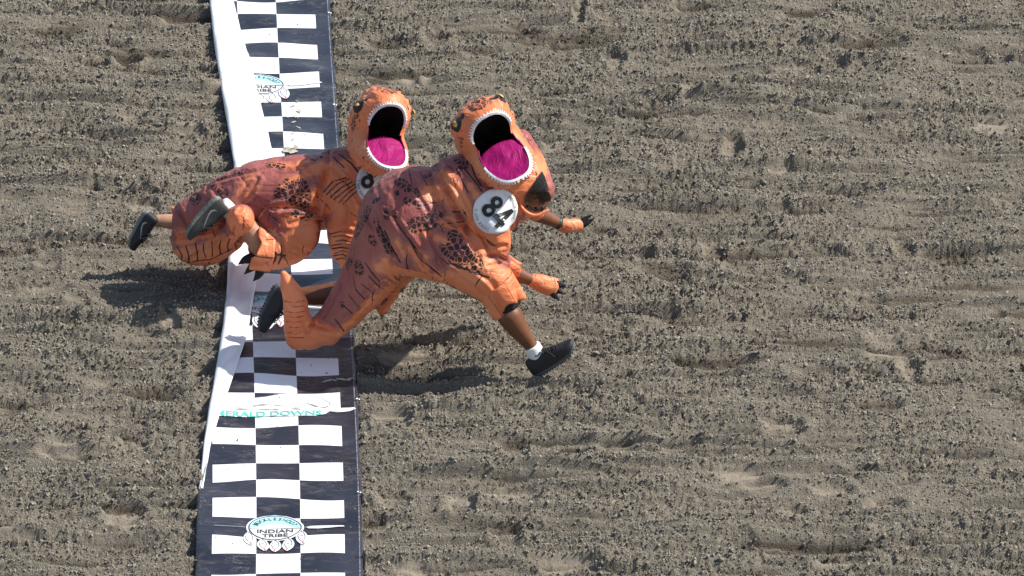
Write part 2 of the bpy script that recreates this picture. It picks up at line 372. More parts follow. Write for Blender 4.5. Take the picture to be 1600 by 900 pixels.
# crumbs and clods lying on the dirt: one uncountable mass of instances
NC = 520000
cx = rng.uniform(-3.0, 3.0, NC); cy = rng.uniform(-4.0, 4.6, NC)
r_ = np.exp(rng.normal(math.log(.0034), .36, NC)); r_ = np.clip(r_, .002, .013)
i_ = np.clip(((cy - YY[0, 0]) / DY).round().astype(int), 0, ny - 1); j_ = np.clip(((cx - XX[0, 0]) / DX).round().astype(int), 0, nx - 1)
keep = (cover[i_, j_] < .15) & (rng.random(NC) > smooth[i_, j_] * .93) & (rng.random(NC) < np.clip(.62 + .5 * (rough[i_, j_] - .8) + 9 * H[i_, j_], .25, 1))
cx, cy, r_ = cx[keep], cy[keep], r_[keep]
# a few crumbs thrown on to the banner
nb = 260; bu = rng.uniform(-2.2, 1.38, nb); bv = rng.uniform(-38, 4, nb); bX, bY = ban_pt(bu, bv)
ok = bu > inner_u(bY) + .15
bX, bY = bX[ok], bY[ok]; bz = ban_z(bX, bY)
br = np.clip(np.exp(rng.normal(math.log(.0028), .4, len(bX))), .0015, .008)
px_ = np.concatenate([cx, bX]); py_ = np.concatenate([cy, bY]); pr = np.concatenate([r_, br])
pz_ = np.concatenate([ground_z(cx, cy) + r_ * .02, bz + br * .4])
me = bpy.data.meshes.new('dirt_clods'); me.vertices.add(len(px_)); me.vertices.foreach_set('co', np.stack([px_, py_, pz_], -1).astype(np.float32).ravel())
fattr(me, 'clod_size', pr); me.update()
i_ = np.clip(((py_ - YY[0, 0]) / DY).round().astype(int), 0, ny - 1); j_ = np.clip(((px_ - XX[0, 0]) / DX).round().astype(int), 0, nx - 1); fattr(me, 'damp_shade', wet_shade[i_, j_])  # clods take the same moisture and painted trough shade as the ground
clods = bpy.data.objects.new('dirt_clods', me); COL.objects.link(clods); me.materials.append(M_CLOD)
tag(clods, 'loose grey brown dirt crumbs and small clods strewn over the track', 'dirt clods', kind='stuff')
gn = bpy.data.node_groups.new('clod_scatter', 'GeometryNodeTree')
gn.interface.new_socket('Geometry', in_out='INPUT', socket_type='NodeSocketGeometry'); gn.interface.new_socket('Geometry', in_out='OUTPUT', socket_type='NodeSocketGeometry')
def gnn(t, **kw):
    x = gn.nodes.new(t)
    for k, v in kw.items(): setattr(x, k, v)
    return x
gi, go = gnn('NodeGroupInput'), gnn('NodeGroupOutput')
ico = gnn('GeometryNodeMeshIcoSphere'); ico.inputs['Radius'].default_value = 1; ico.inputs['Subdivisions'].default_value = 2
gno = gnn('ShaderNodeTexNoise'); gno.inputs['Scale'].default_value = 1.4; gno.inputs['Detail'].default_value = 2
sb = gnn('ShaderNodeVectorMath', operation='SUBTRACT'); sb.inputs[1].default_value = (.5, .5, .5)
ml = gnn('ShaderNodeVectorMath', operation='SCALE'); ml.inputs['Scale'].default_value = 1.5
spn = gnn('GeometryNodeSetPosition'); sm_ = gnn('GeometryNodeSetMaterial'); sm_.inputs['Material'].default_value = M_CLOD
iop = gnn('GeometryNodeInstanceOnPoints'); na = gnn('GeometryNodeInputNamedAttribute', data_type='FLOAT'); na.inputs['Name'].default_value = 'clod_size'
rr = gnn('FunctionNodeRandomValue', data_type='FLOAT_VECTOR'); rr.inputs[0].default_value = (0, 0, 0); rr.inputs[1].default_value = (6.28, 6.28, 6.28)
rs = gnn('FunctionNodeRandomValue', data_type='FLOAT_VECTOR'); rs.inputs[0].default_value = (.7, .6, .5); rs.inputs[1].default_value = (1.4, 1.2, 1.0); rs.inputs['Seed'].default_value = 5
vm = gnn('ShaderNodeVectorMath', operation='SCALE')
L = gn.links.new
L(ico.outputs['Mesh'], spn.inputs['Geometry']); L(gno.outputs['Color'], sb.inputs[0]); L(sb.outputs[0], ml.inputs[0]); L(ml.outputs[0], spn.inputs['Offset'])
L(spn.outputs[0], sm_.inputs['Geometry']); L(gi.outputs[0], iop.inputs['Points']); L(sm_.outputs[0], iop.inputs['Instance'])
L(rr.outputs[0], iop.inputs['Rotation']); L(rs.outputs[0], vm.inputs[0]); L(na.outputs[0], vm.inputs['Scale']); L(vm.outputs[0], iop.inputs['Scale'])
L(iop.outputs[0], go.inputs[0])
md = clods.modifiers.new('scatter', 'NODES'); md.node_group = gn

# ------------------------------------------------------------------ finish line banner
ban = bpy.data.objects.new('finish_line_banner', None); COL.objects.link(ban); ban.location = (line0(np.array(0.)), 0, 0)
bpy.context.view_layer.update()
tag(ban, 'long black and white checkered vinyl finish line banner with folded white edge across the dirt', 'banner')
OFF = ban.location.copy()
def loc(p): return Vector(p) - OFF
ys = np.arange(-4.65, 5.35, .03); us = np.concatenate([np.linspace(0, 1, 44)])
verts, faces, uvs = [], [], []
for Y in ys:
    lo_ = float(np.where(Y < YFOLD_END, -2.36, fold_u(np.array(Y))))
    for t in us:
        u = lo_ + (1.40 + .012 * math.sin(Y * 7) + .008 * math.sin(Y * 17 + 1) - lo_) * t
        X = float(line0(Y)) + u * SQ; z = float(ban_z(X, Y))
        verts.append(loc((X, Y, z))); uvs.append((u, (Y - V0) / SQ))
nu = len(us)
for i in range(len(ys) - 1):
    for j in range(nu - 1):
        a = i * nu + j; faces.append((a, a + 1, a + nu + 1, a + nu))
sheet = mesh('printed_sheet', verts, faces, M_BAN, ban)
ul = sheet.data.uv_layers.new(name='print'); vi = np.zeros(len(sheet.data.loops), dtype=np.int32); sheet.data.loops.foreach_get('vertex_index', vi)
ul.data.foreach_set('uv', np.array(uvs, dtype=np.float32)[vi].ravel())
so_ = sheet.modifiers.new('thick', 'SOLIDIFY'); so_.thickness = .0025; so_.offset = -1
# the turned over edge
verts, faces = [], []; cols = 0; rowsY = [y for y in np.arange(float(YFOLD_END), 5.35, .03)]
for Y in rowsY:
    fu, iu = float(fold_u(np.array(Y))), float(inner_u(np.array(Y))); wd = max(iu - fu, .0) * SQ
    hgt = min(.036, .004 + wd * .35) * (1 + .25 * math.sin(Y * 6.3) + .15 * math.sin(Y * 14.1))
    X0 = float(line0(Y)) + fu * SQ; zb = float(ban_z(X0, Y))
    prof = [(.004, .000), (-.004, .001), (-.010, .25), (-.011, .55), (-.004, .85), (.012, 1.0)]
    ring = [(X0 + a, zb + .0 + hgt * b) for a, b in prof]
    for k in range(1, 13):
        f = k / 12; X = X0 + .012 + (wd - .012) * f
        rip = .004 * math.sin(Y * 11 + f * 5) * f + .003 * math.sin(Y * 23 - f * 7)
        ring.append((X, float(ban_z(X, Y)) + .011 + (hgt - .011) * (1 - f) ** .8 + rip * min(1, wd * 9)))
    cols = len(ring)
    for X, z in ring: verts.append(loc((X, Y, z)))
for i in range(len(rowsY) - 1):
    for j in range(cols - 1):
        a = i * cols + j; faces.append((a, a + 1, a + cols + 1, a + cols))
flap = mesh('folded_edge', verts, faces, M_BACK, ban); flap['label'] = 'white underside of the banner edge folded over'
s3 = flap.modifiers.new('thick', 'SOLIDIFY'); s3.thickness = .002

def draped(name, pts_faces, mat, parent, cu, cv, h, sx=1, sy=1):
    """flat print: local metres (x right, y up the banner) laid on the banner"""
    pts, fc = pts_faces; vs = []
    X0, Y0 = cu, cv
    for x, y in pts:
        X, Y = X0 + x * sx, Y0 + y * sy
        X += float(line0(Y) - line0(Y0))
        vs.append(loc((X, Y, float(ban_z(X, Y)) + h)))
    return mesh(name, vs, fc, mat, parent, smooth=False)
def disc(rx, ry, y0=None, y1=None, n=56):
    """ellipse, optionally only the part with y between y0 and y1, as strips"""
    ya, yb = (-ry if y0 is None else y0), (ry if y1 is None else y1); P, Fc = [], []
    m = 26
    for i in range(m + 1):
        y = ya + (yb - ya) * i / m; hw = rx * math.sqrt(max(0, 1 - (y / ry) ** 2))
        for j in range(9): P.append((-hw + 2 * hw * j / 8, y))
    for i in range(m):
        for j in range(8): a = i * 9 + j; Fc.append((a, a + 1, a + 10, a + 9))
    return P, Fc
def ringshape(rx, ry, wd, n=72):
    P, Fc = [], []
    for i in range(n):
        a = 2 * math.pi * i / n; P += [(rx * math.cos(a), ry * math.sin(a)), ((rx - wd) * math.cos(a), (ry - wd) * math.sin(a))]
    for i in range(n): a = 2 * i; b = 2 * ((i + 1) % n); Fc.append((a, b, b + 1, a + 1))
    return P, Fc
def poly(pts, cuts=2):                         # filled outline, subdivided through a triangulated bmesh
    bm = bmesh.new(); vs = [bm.verts.new((x, y, 0)) for x, y in pts]; bm.faces.new(vs)
    bmesh.ops.triangulate(bm, faces=bm.faces)
    bmesh.ops.subdivide_edges(bm, edges=bm.edges, cuts=cuts, use_grid_fill=True); bmesh.ops.triangulate(bm, faces=bm.faces)
    P = [(v.co.x, v.co.y) for v in bm.verts]; bm.verts.index_update(); Fc = [tuple(v.index for v in f.verts) for f in bm.faces]; bm.free(); return P, Fc
def stroke(pts, wd):
    P, Fc = [], []
    for i, (x, y) in enumerate(pts):
        a = pts[max(0, i - 1)]; b = pts[min(len(pts) - 1, i + 1)]; dx, dy = b[0] - a[0], b[1] - a[1]; l = math.hypot(dx, dy) or 1
        P += [(x - dy / l * wd / 2, y + dx / l * wd / 2), (x + dy / l * wd / 2, y - dx / l * wd / 2)]
    for i in range(len(pts) - 1): Fc.append((2 * i, 2 * i + 1, 2 * i + 3, 2 * i + 2))
    return P, Fc
def merge(*ss):
    P, Fc = [], []
    for p, f in ss: o = len(P); P += p; Fc += [tuple(i + o for i in q) for q in f]
    return P, Fc
_tcache = {}
def text2d(body, size, bold=.02, sx=1.0, center=True):
    cu = bpy.data.curves.new('lettering', 'FONT'); cu.body = body; cu.size = size; cu.offset = bold * size; cu.resolution_u = 3; cu.fill_mode = 'FRONT'
    o = bpy.data.objects.new('lettering', cu); COL.objects.link(o); bpy.context.view_layer.update()
    m = bpy.data.meshes.new_from_object(o.evaluated_get(bpy.context.evaluated_depsgraph_get()))
    P = [(v.co.x * sx, v.co.y) for v in m.vertices]; Fc = [tuple(p.vertices) for p in m.polygons]
    bpy.data.objects.remove(o); bpy.data.curves.remove(cu); bpy.data.meshes.remove(m)
    if center and P:
        xs = [p[0] for p in P]; c = (min(xs) + max(xs)) / 2; P = [(x - c, y) for x, y in P]
    return P, Fc
def arch_text(body, size, R_, a0, a1, bold=.03, ky=1.0, sx=1.0, flip=False):
    out = []; n = len(body)
    for i, ch in enumerate(body):
        if ch == ' ': continue
        a = a0 + (a1 - a0) * (i + .5) / n; P, Fc = text2d(ch, size, bold, sx); r = a - math.pi / 2 if not flip else a + math.pi / 2
        c, s = math.cos(r), math.sin(r); bx, by = R_ * math.cos(a), R_ * math.sin(a) * ky
        out.append(([(bx + x * c - y * s, by + x * s + y * c) for x, y in P], Fc))
    return merge(*out)
def feather(x, y, ln, lean):
    o, s = [], []
    for i in range(9):
        f = i / 8; hw = .0165 * math.sin(math.pi * min(1, f * 1.02)) ** .7 + .001; o.append((x + lean * f * f - hw, y - ln * f))
    for i in range(8, -1, -1):
        f = i / 8; hw = .0165 * math.sin(math.pi * min(1, f * 1.02)) ** .7 + .001; o.append((x + lean * f * f + hw, y - ln * f))
    return o
RX, RY = .131, .134
def tribe_emblem(px, py):
    g = G(px, py, .03); cu, cv = g.x, g.y
    r0 = draped('emblem', merge(disc(RX + .011, RY + .011)), M_PWHITE, ban, cu, cv, .004)
    r0['label'] = 'oval emblem with blue sky, mountains and hanging feathers printed on the banner'
    D = lambda nm, s, m, h: draped(nm, s, m, r0, cu, cv, h)
    D('sky_half', disc(RX - .003, RY - .003, -.012, RY - .0035), M_PCYAN, .0055)
    D('name_half', disc(RX - .003, RY - .003, -RY + .0035, -.018), M_PCREAM, .0055)
    D('outline', ringshape(RX, RY, .006), M_PDARK, .007)
    mt = [(-.128, -.012), (-.09, .0), (-.06, .012), (-.04, .028), (-.02, .040), (.0, .046), (.02, .038), (.04, .026), (.07, .008), (.1, -.004), (.128, -.012)]
    D('mountain', poly(mt), M_PWHITE, .0065)
    D('ridge_line', merge(stroke([(-.135, -.015), (-.05, -.016), (.03, -.015), (.135, -.016)], .005), stroke([(.03, -.012), (.08, -.010), (.128, -.013)], .006), *[stroke([(-.05 + i * .018, .012 + .012 * math.sin(i * 2.1)), (-.042 + i * .018, -.002 + .008 * math.sin(i * 1.7)), (-.036 + i * .018, .006)], .0025) for i in range(6)]), M_PGREY, .0075)
    D('arched_lettering', arch_text('MUCKLESHOOT', .043, .085, math.radians(168), math.radians(12), .014, 1.0, .74), M_PDARK, .0075)
    t1 = text2d('INDIAN', .050, .022, 1.05); t2 = text2d('TRIBE', .048, .022, 1.05)
    D('lettering', merge(([(x, y - .060) for x, y in t1[0]], t1[1]), ([(x, y - .104) for x, y in t2[0]], t2[1])), M_PDARK, .0075)
    for fx_, fy_, lean in [(-.128, -.055, .014), (-.062, -.128, .016), (.002, -.142, -.006), (.066, -.128, -.012), (.128, -.055, .014)]:
        o = feather(fx_, fy_, .115, lean * .4)
        halo = [(fx_ + (x - fx_) * 1.7, fy_ + .012 + (y - fy_) * 1.45) for x, y in o]
        fe = D('feather', poly(halo), M_PWHITE, .0045)
        fl = merge(stroke(o + [o[0]], .0028), stroke([(fx_ - .010, fy_ - .055), (fx_ + .010, fy_ - .05)], .004), stroke([(fx_, fy_ + .012), (fx_, fy_)], .004))
        D('feather_outline', fl, M_PDARK, .0062)
        tip = [(fx_ + lean * .4, fy_ - .112), (fx_ + lean * 1.1, fy_ - .158)]
        D('feather_tip', stroke(tip, .008), M_PRED, .0062)
    pr_ = [(.148, .002), (.18, .016), (.23, .020), (.29, .022), (.335, .020), (.342, .006), (.31, .004), (.27, -.010), (.21, -.022), (.165, -.018)]
    D('pipe_stem', poly(pr_), M_PWHITE, .0048); D('pipe_line', stroke([(.15, 0), (.19, -.008), (.25, -.002), (.30, .008)], .0028), M_PGREY, .0065); D('pipe_line', stroke([(-.30, .002), (-.22, .001), (-.148, 0)], .004), M_PGREY, .0065)
for pp in [(406, 131), (420, 478), (430, 824)]: tribe_emblem(*pp)

# the downs emblem: running horse and mountain over teal lettering
g = G(431, 636, .03); cu, cv = g.x, g.y
horse = [(-.36, -.02), (-.33, .03), (-.28, .06), (-.20, .075), (-.12, .075), (-.05, .085), (.02, .105), (.09, .11), (.15, .10), (.17, .105), (.20, .085), (.25, .055), (.275, .03), (.27, .005), (.245, -.008), (.215, .0), (.185, .022),
         (.155, .035), (.20, .0), (.27, -.024), (.35, -.018), (.395, -.020), (.405, -.038), (.37, -.062), (.31, -.075), (.27, -.062), (.25, -.10), (.20, -.13), (-.0, -.125), (-.05, -.118), (-.10, -.125), (-.30, -.12), (-.36, -.10)]
horse = [(max(x, -.285), y * 1.55 if y > 0 else y) for x, y in horse]; horse = [p for k, p in enumerate(horse) if k == 0 or p != horse[k - 1]]
em = draped('downs_emblem', poly(horse, 3), M_PWHITE, ban, cu, cv, .004); em['label'] = 'white running horse and mountain emblem with teal lettering'
D = lambda nm, s, m, h: draped(nm, s, m, em, cu, cv, h)
tx = text2d('EMERALD DOWNS', .092, .02, .74); D('lettering', ([(x - .055, y - .122) for x, y in tx[0]], tx[1]), M_PTEAL, .0062)
D('mountain_line', merge(stroke([(-.28, -.045), (-.20, -.01), (-.15, .015), (-.11, .03), (-.05, .042), (0, .03), (.06, .02), (.12, -.01), (.19, -.035), (.28, -.04)], .0035), stroke([(-.3, -.055), (0, -.052), (.27, -.056), (.31, -.07), (.35, -.045)], .003), stroke([(-.05, .06), (.02, .085), (.08, .082)], .0025)), M_PGREY, .0058)
D('horse_outline', stroke([(x, y) for x, y in horse[1:19]], .0035), M_PGREY, .0058)
for sh in [[(-.12, .01), (-.10, .035), (-.06, .05), (-.045, .03), (-.075, .02)], [(-.21, -.03), (-.18, -.01), (-.14, -.025), (-.16, -.04)], [(-.10, -.03), (-.05, -.015), (-.02, -.02), (-.04, -.035)], [(-.03, -.035), (.0, -.015), (.02, -.04)], [(.07, -.03), (.1, -.01), (.13, -.042)], [(-.01, .025), (.03, .03), (.015, .012)]]:
    D('mountain_shade', poly(sh), M_PGREY, .0058)
# grommets along the outer hem
for px, py in [(563, 625), (565, 770), (560, 480), (527, 165), (519, 20)]:
    g = G(px - 4, py, .035); P, Fc = [], []
    for k, (r, z) in enumerate([(.013, 0), (.0125, .004), (.009, .005), (.006, .001)]):
        for i in range(14): a = i / 14 * 2 * math.pi; P.append(loc((g.x + r * math.cos(a), g.y + r * math.sin(a), float(ban_z(g.x, g.y)) + .001 + z)))
    for k in range(3):
        for i in range(14): Fc.append((k * 14 + i, k * 14 + (i + 1) % 14, (k + 1) * 14 + (i + 1) % 14, (k + 1) * 14 + i))
    mesh('grommet', P, Fc, M_METAL, ban)
# sand kicked on to the banner
sand = [(464 - 5 * math.sin(k * 1.1) - k * .25, 160 + k * 4.2, random.uniform(.005, .013), random.uniform(.008, .020)) for k in range(0, 17, 2)]
sand += [(448 + random.uniform(0, 22), 231 + random.uniform(0, 10), random.uniform(.012, .03), random.uniform(.015, .03)) for k in range(8)]
sand += [(508 + k * 5, 595 + random.uniform(-2, 2), random.uniform(.008, .02), random.uniform(.006, .012)) for k in range(9)]
for px, py, rx, ry in sand:
    g = G(px, py, .03); pts = []
    for i in range(14):
        a = i / 14 * 2 * math.pi; r = 1 + .5 * mnoise.noise((math.cos(a) * 1.8, math.sin(a) * 1.8, px * .37)) + random.uniform(-.3, .3)
        pts.append((rx * r * math.cos(a) + ry * r * math.sin(a) * (.9 * math.sin(px * 3.7 + py)), ry * r * math.sin(a)))
    draped('sand_smear', poly(pts), M_SAND, ban, g.x, g.y, .0085)

# ------------------------------------------------------------------ soft bodies from swept tubes
def catmull(P, n):
    P = [np.array(p, float) for p in P]; out = []
    Q = [2 * P[0] - P[1]] + P + [2 * P[-1] - P[-2]]
    for i in range(1, len(Q) - 2):
        for k in range(n):
            t = k / n; a, b, c, d = Q[i - 1], Q[i], Q[i + 1], Q[i + 2]
            out.append(.5 * (2 * b + (c - a) * t + (2 * a - 5 * b + 4 * c - d) * t * t + (3 * b - a - 3 * c + d) * t ** 3))
    out.append(P[-1]); return out
def add_tube(verts, faces, pts, seg=28, sub=6, caps=(1, 1), ruff=None):
    """pts: (Vector, r_across, r_depth) ; swept, rounded ends"""
    rows_ = catmull([(*p[0], p[1], p[2]) for p in pts], sub)
    C_ = [Vector(r[:3]) for r in rows_]; ra = [max(.003, r[3]) for r in rows_]; rb = [max(.003, r[4]) for r in rows_]
    n = len(C_); rings = []
    pn = None
    for i in range(n):
        t = (C_[min(n - 1, i + 1)] - C_[max(0, i - 1)]).normalized()
        n2 = (FWD - t * FWD.dot(t))
        if n2.length < .25: n2 = (pn - t * pn.dot(t)) if pn is not None else (UPV - t * UPV.dot(t))
        n2.normalize(); pn = n2; n1 = t.cross(n2).normalized(); rings.append((C_[i], n1, n2, ra[i], rb[i], t))
    full = []
    if caps[0]:
        c, n1, n2, a, b, t = rings[0]; m = min(a, b)
        for k in range(5, 0, -1):
            an = k / 5.5 * math.pi / 2; full.append((c - t * m * math.sin(an) * caps[0], n1, n2, a * math.cos(an), b * math.cos(an)))
    full += [r[:5] for r in rings]
    if caps[1]:
        c, n1, n2, a, b, t = rings[-1]; m = min(a, b)
        for k in range(1, 6):
            an = k / 5.5 * math.pi / 2; full.append((c + t * m * math.sin(an) * caps[1], n1, n2, a * math.cos(an), b * math.cos(an)))
    base = len(verts)
    for ri, (c, n1, n2, a, b) in enumerate(full):
        for j in range(seg):
            th = j / seg * 2 * math.pi; k = 1.0
            if ruff and ri >= len(full) - ruff[0]:
                k = 1 + ruff[1] * math.sin(th * ruff[2] + ruff[3]) + ruff[1] * .6 * math.sin(th * (ruff[2] + 2) + 1)
            verts.append(c + n1 * (a * k * math.cos(th)) + n2 * (b * k * math.sin(th)))
    R_ = len(full)
    for i in range(R_ - 1):
        for j in range(seg):
            faces.append((base + i * seg + j, base + i * seg + (j + 1) % seg, base + (i + 1) * seg + (j + 1) % seg, base + (i + 1) * seg + j))
    faces.append(tuple(base + j for j in range(seg))[::-1]); faces.append(tuple(base + (R_ - 1) * seg + j for j in range(seg)))
def T(Yref, *pts):
    """pixel survey points (px, py, dY, r_px [, depth ratio]) -> tube points"""
    return [(V(p[0], p[1], Yref + p[2]), p[3] * PX, p[3] * PX * (p[4] if len(p) > 4 else 1.0)) for p in pts]
_lat = np.random.default_rng(5).uniform(-1, 1, 4096)
def vnoise(x, y, z):
    """smooth lattice noise on arrays, about -0.8..0.8"""
    xi, yi, zi = np.floor(x).astype(np.int64), np.floor(y).astype(np.int64), np.floor(z).astype(np.int64)
    fx_, fy_, fz_ = x - xi, y - yi, z - zi; sm = lambda t: t * t * t * (t * (t * 6 - 15) + 10)
    u_, v_, w_ = sm(fx_), sm(fy_), sm(fz_)
    h = lambda i, j, k: _lat[((xi + i) * 73856093 ^ (yi + j) * 19349663 ^ (zi + k) * 83492791) & 4095]
    L_ = lambda a, b, t: a + (b - a) * t
    return L_(L_(L_(h(0, 0, 0), h(1, 0, 0), u_), L_(h(0, 1, 0), h(1, 1, 0), u_), v_), L_(L_(h(0, 0, 1), h(1, 0, 1), u_), L_(h(0, 1, 1), h(1, 1, 1), u_), v_), w_)
def fuse(name, tubes, voxel, iters, mats, parent, origin, wrinkle=0.0, ruffs={}, caps={}):
    vs, fs = [], []
    for i, t in enumerate(tubes): add_tube(vs, fs, t, ruff=ruffs.get(i), caps=caps.get(i, (1, 1)))
    me0 = bpy.data.meshes.new('tmp'); me0.from_pydata([tuple(v) for v in vs], [], fs); me0.update()
    o = bpy.data.objects.new('tmp', me0); COL.objects.link(o)
    r = o.modifiers.new('r', 'REMESH'); r.mode = 'VOXEL'; r.voxel_size = voxel
    s = o.modifiers.new('s', 'SMOOTH'); s.factor = .5; s.iterations = iters
    bpy.context.view_layer.update()
    me1 = bpy.data.meshes.new_from_object(o.evaluated_get(bpy.context.evaluated_depsgraph_get()))
    bpy.data.objects.remove(o); bpy.data.meshes.remove(me0); me1.name = name
    if wrinkle:
        nv = len(me1.vertices); co = np.zeros(nv * 3, np.float32); no = np.zeros(nv * 3, np.float32)
        me1.vertices.foreach_get('co', co); me1.vertex_normals.foreach_get('vector', no); co = co.reshape(-1, 3); no = no.reshape(-1, 3)
        x, y, z = co[:, 0].astype(float), co[:, 1].astype(float), co[:, 2].astype(float)
        wx = vnoise(x * 2.2, y * 2.2, z * 2.2) * .8
        p1, p2 = x * .8 + z * .6, z * .8 - x * .6
        a = vnoise(p1 * 2.2 + wx, y * 5 + 3, p2 * 6.5 - wx); g = vnoise(x * 4.5, y * 4.5, z * 4.5 + 5); g2 = vnoise(x * 3.1 + 7, y * 3.1, z * 3.1)
        f1 = np.sin(p2 * 48 + wx * 22 + g * 9) * np.maximum(0, g2 + .15); f2 = np.sin(p1 * 44 + y * 20 - wx * 20 + g2 * 9) * np.maximum(0, .15 - g2)
        f3 = np.sin(p1 * 118 + p2 * 30 + wx * 14 + g * 6) * np.maximum(0, g - .05)
        d = g * .8 + a * .35 + f1 * .6 + f2 * .6 + f3 * .4 - .2
        co = co + no * (d * wrinkle)[:, None]; me1.vertices.foreach_set('co', co.astype(np.float32).ravel()); me1.update()
    # to local space of the parent
    me1.transform(Matrix.Translation(-origin)); me1.update()
    me1.materials.clear()
    return link(name, me1, mats, parent)
def bvh_of(o, origin):
    vs = [v.co + origin for v in o.data.vertices]; return BVHTree.FromPolygons(vs, [tuple(p.vertices) for p in o.data.polygons])
def hit(bvh, px, py):
    h = bvh.ray_cast(CAM, ray(px, py).normalized()); return h[0], h[1]
def groove(o, origin, lst, nrand=0, seed=1):
    """press seams and pulled folds into the cloth; each (polyline px, depth m, width m)"""
    bv = bvh_of(o, origin); me = o.data; nv = len(me.vertices); co = np.zeros(nv * 3, np.float32); me.vertices.foreach_get('co', co); co = co.reshape(-1, 3).astype(float)
    no = np.zeros(nv * 3, np.float32); me.vertex_normals.foreach_get('vector', no); no = no.reshape(-1, 3); W_ = co + np.array(origin); d = np.zeros(nv)
    for pl, dep, wd in lst:
        P = []
        for i in range(len(pl) - 1):
            for k in range(5): f = k / 5; P.append(hit(bv, pl[i][0] * (1 - f) + pl[i + 1][0] * f, pl[i][1] * (1 - f) + pl[i + 1][1] * f)[0])
        P.append(hit(bv, *pl[-1])[0]); P = [p for p in P if p is not None]; n_ = len(P); dd = np.zeros(nv)
        for k, (a, b) in enumerate(zip(P, P[1:])):
            if (a - b).length > .12: continue
            q = capsule_field(W_, [(a, b, 0)]); tap = math.sin(math.pi * (k + .7) / (n_ + .4)) ** .5
            dd = np.minimum(dd, tap * (-dep * np.exp(-(q / wd) ** 2) + 0 * q))
        near = dd < -1e-5; d[near] += dd[near]
        # the cloth bulges either side of the pull
        if n_ > 1:
            q = capsule_field(W_, [(a, b, 0) for a, b in zip(P, P[1:]) if (a - b).length < .12] or [(P[0], P[0], 0)]); d += dep * .38 * np.exp(-((q - wd * 2.3) / (wd * 1.1)) ** 2)
    rnd = random.Random(seed)
    for k in range(nrand):                       # short pulled creases all over
        i = rnd.randrange(nv); p = Vector(W_[i]); nn = Vector(no[i]); ax = Vector((.7, rnd.uniform(-.5, .5), .5)); t = nn.cross(ax)
        if rnd.random() < .4: t = nn.cross(t)
        if t.length < .15: continue
        t.normalize(); ln = rnd.uniform(.12, .36); dep = rnd.uniform(.003, .0075); wd = rnd.uniform(.007, .012); cur = rnd.uniform(-.10, .10); prev = p
        near = np.where(np.abs(W_ - np.array(p)).max(1) < ln + .05)[0]; q = np.zeros(len(near)); m = 5; sub_ = W_[near]
        for j in range(m):
            t = (t + nn.cross(t) * cur).normalized(); h = bv.find_nearest(prev + t * ln / m)
            if h[0] is None: break
            cf = capsule_field(sub_, [(prev, h[0], 0)]); tap = math.sin(math.pi * (j + .6) / (m + .2)) ** .7
            q = np.minimum(q, -dep * tap * np.exp(-(cf / wd) ** 2)); prev = h[0]; nn = h[1]; t = (t - nn * t.dot(nn)).normalized()
        d[near] += q
    co = co + no * d[:, None]; me.vertices.foreach_set('co', co.astype(np.float32).ravel()); me.update()
def capsule_field(co, segs):
    """min over capsules (a, b, r) of distance - r"""
    d = np.full(len(co), 9.0)
    for a, b, r in segs:
        a = np.array(a); b = np.array(b); ab = b - a; l2 = max(float(ab @ ab), 1e-9)
        t = np.clip(((co - a) @ ab) / l2, 0, 1); dd = np.linalg.norm(co - (a + t[:, None] * ab), axis=1) - r
        d = np.minimum(d, dd)
    return d
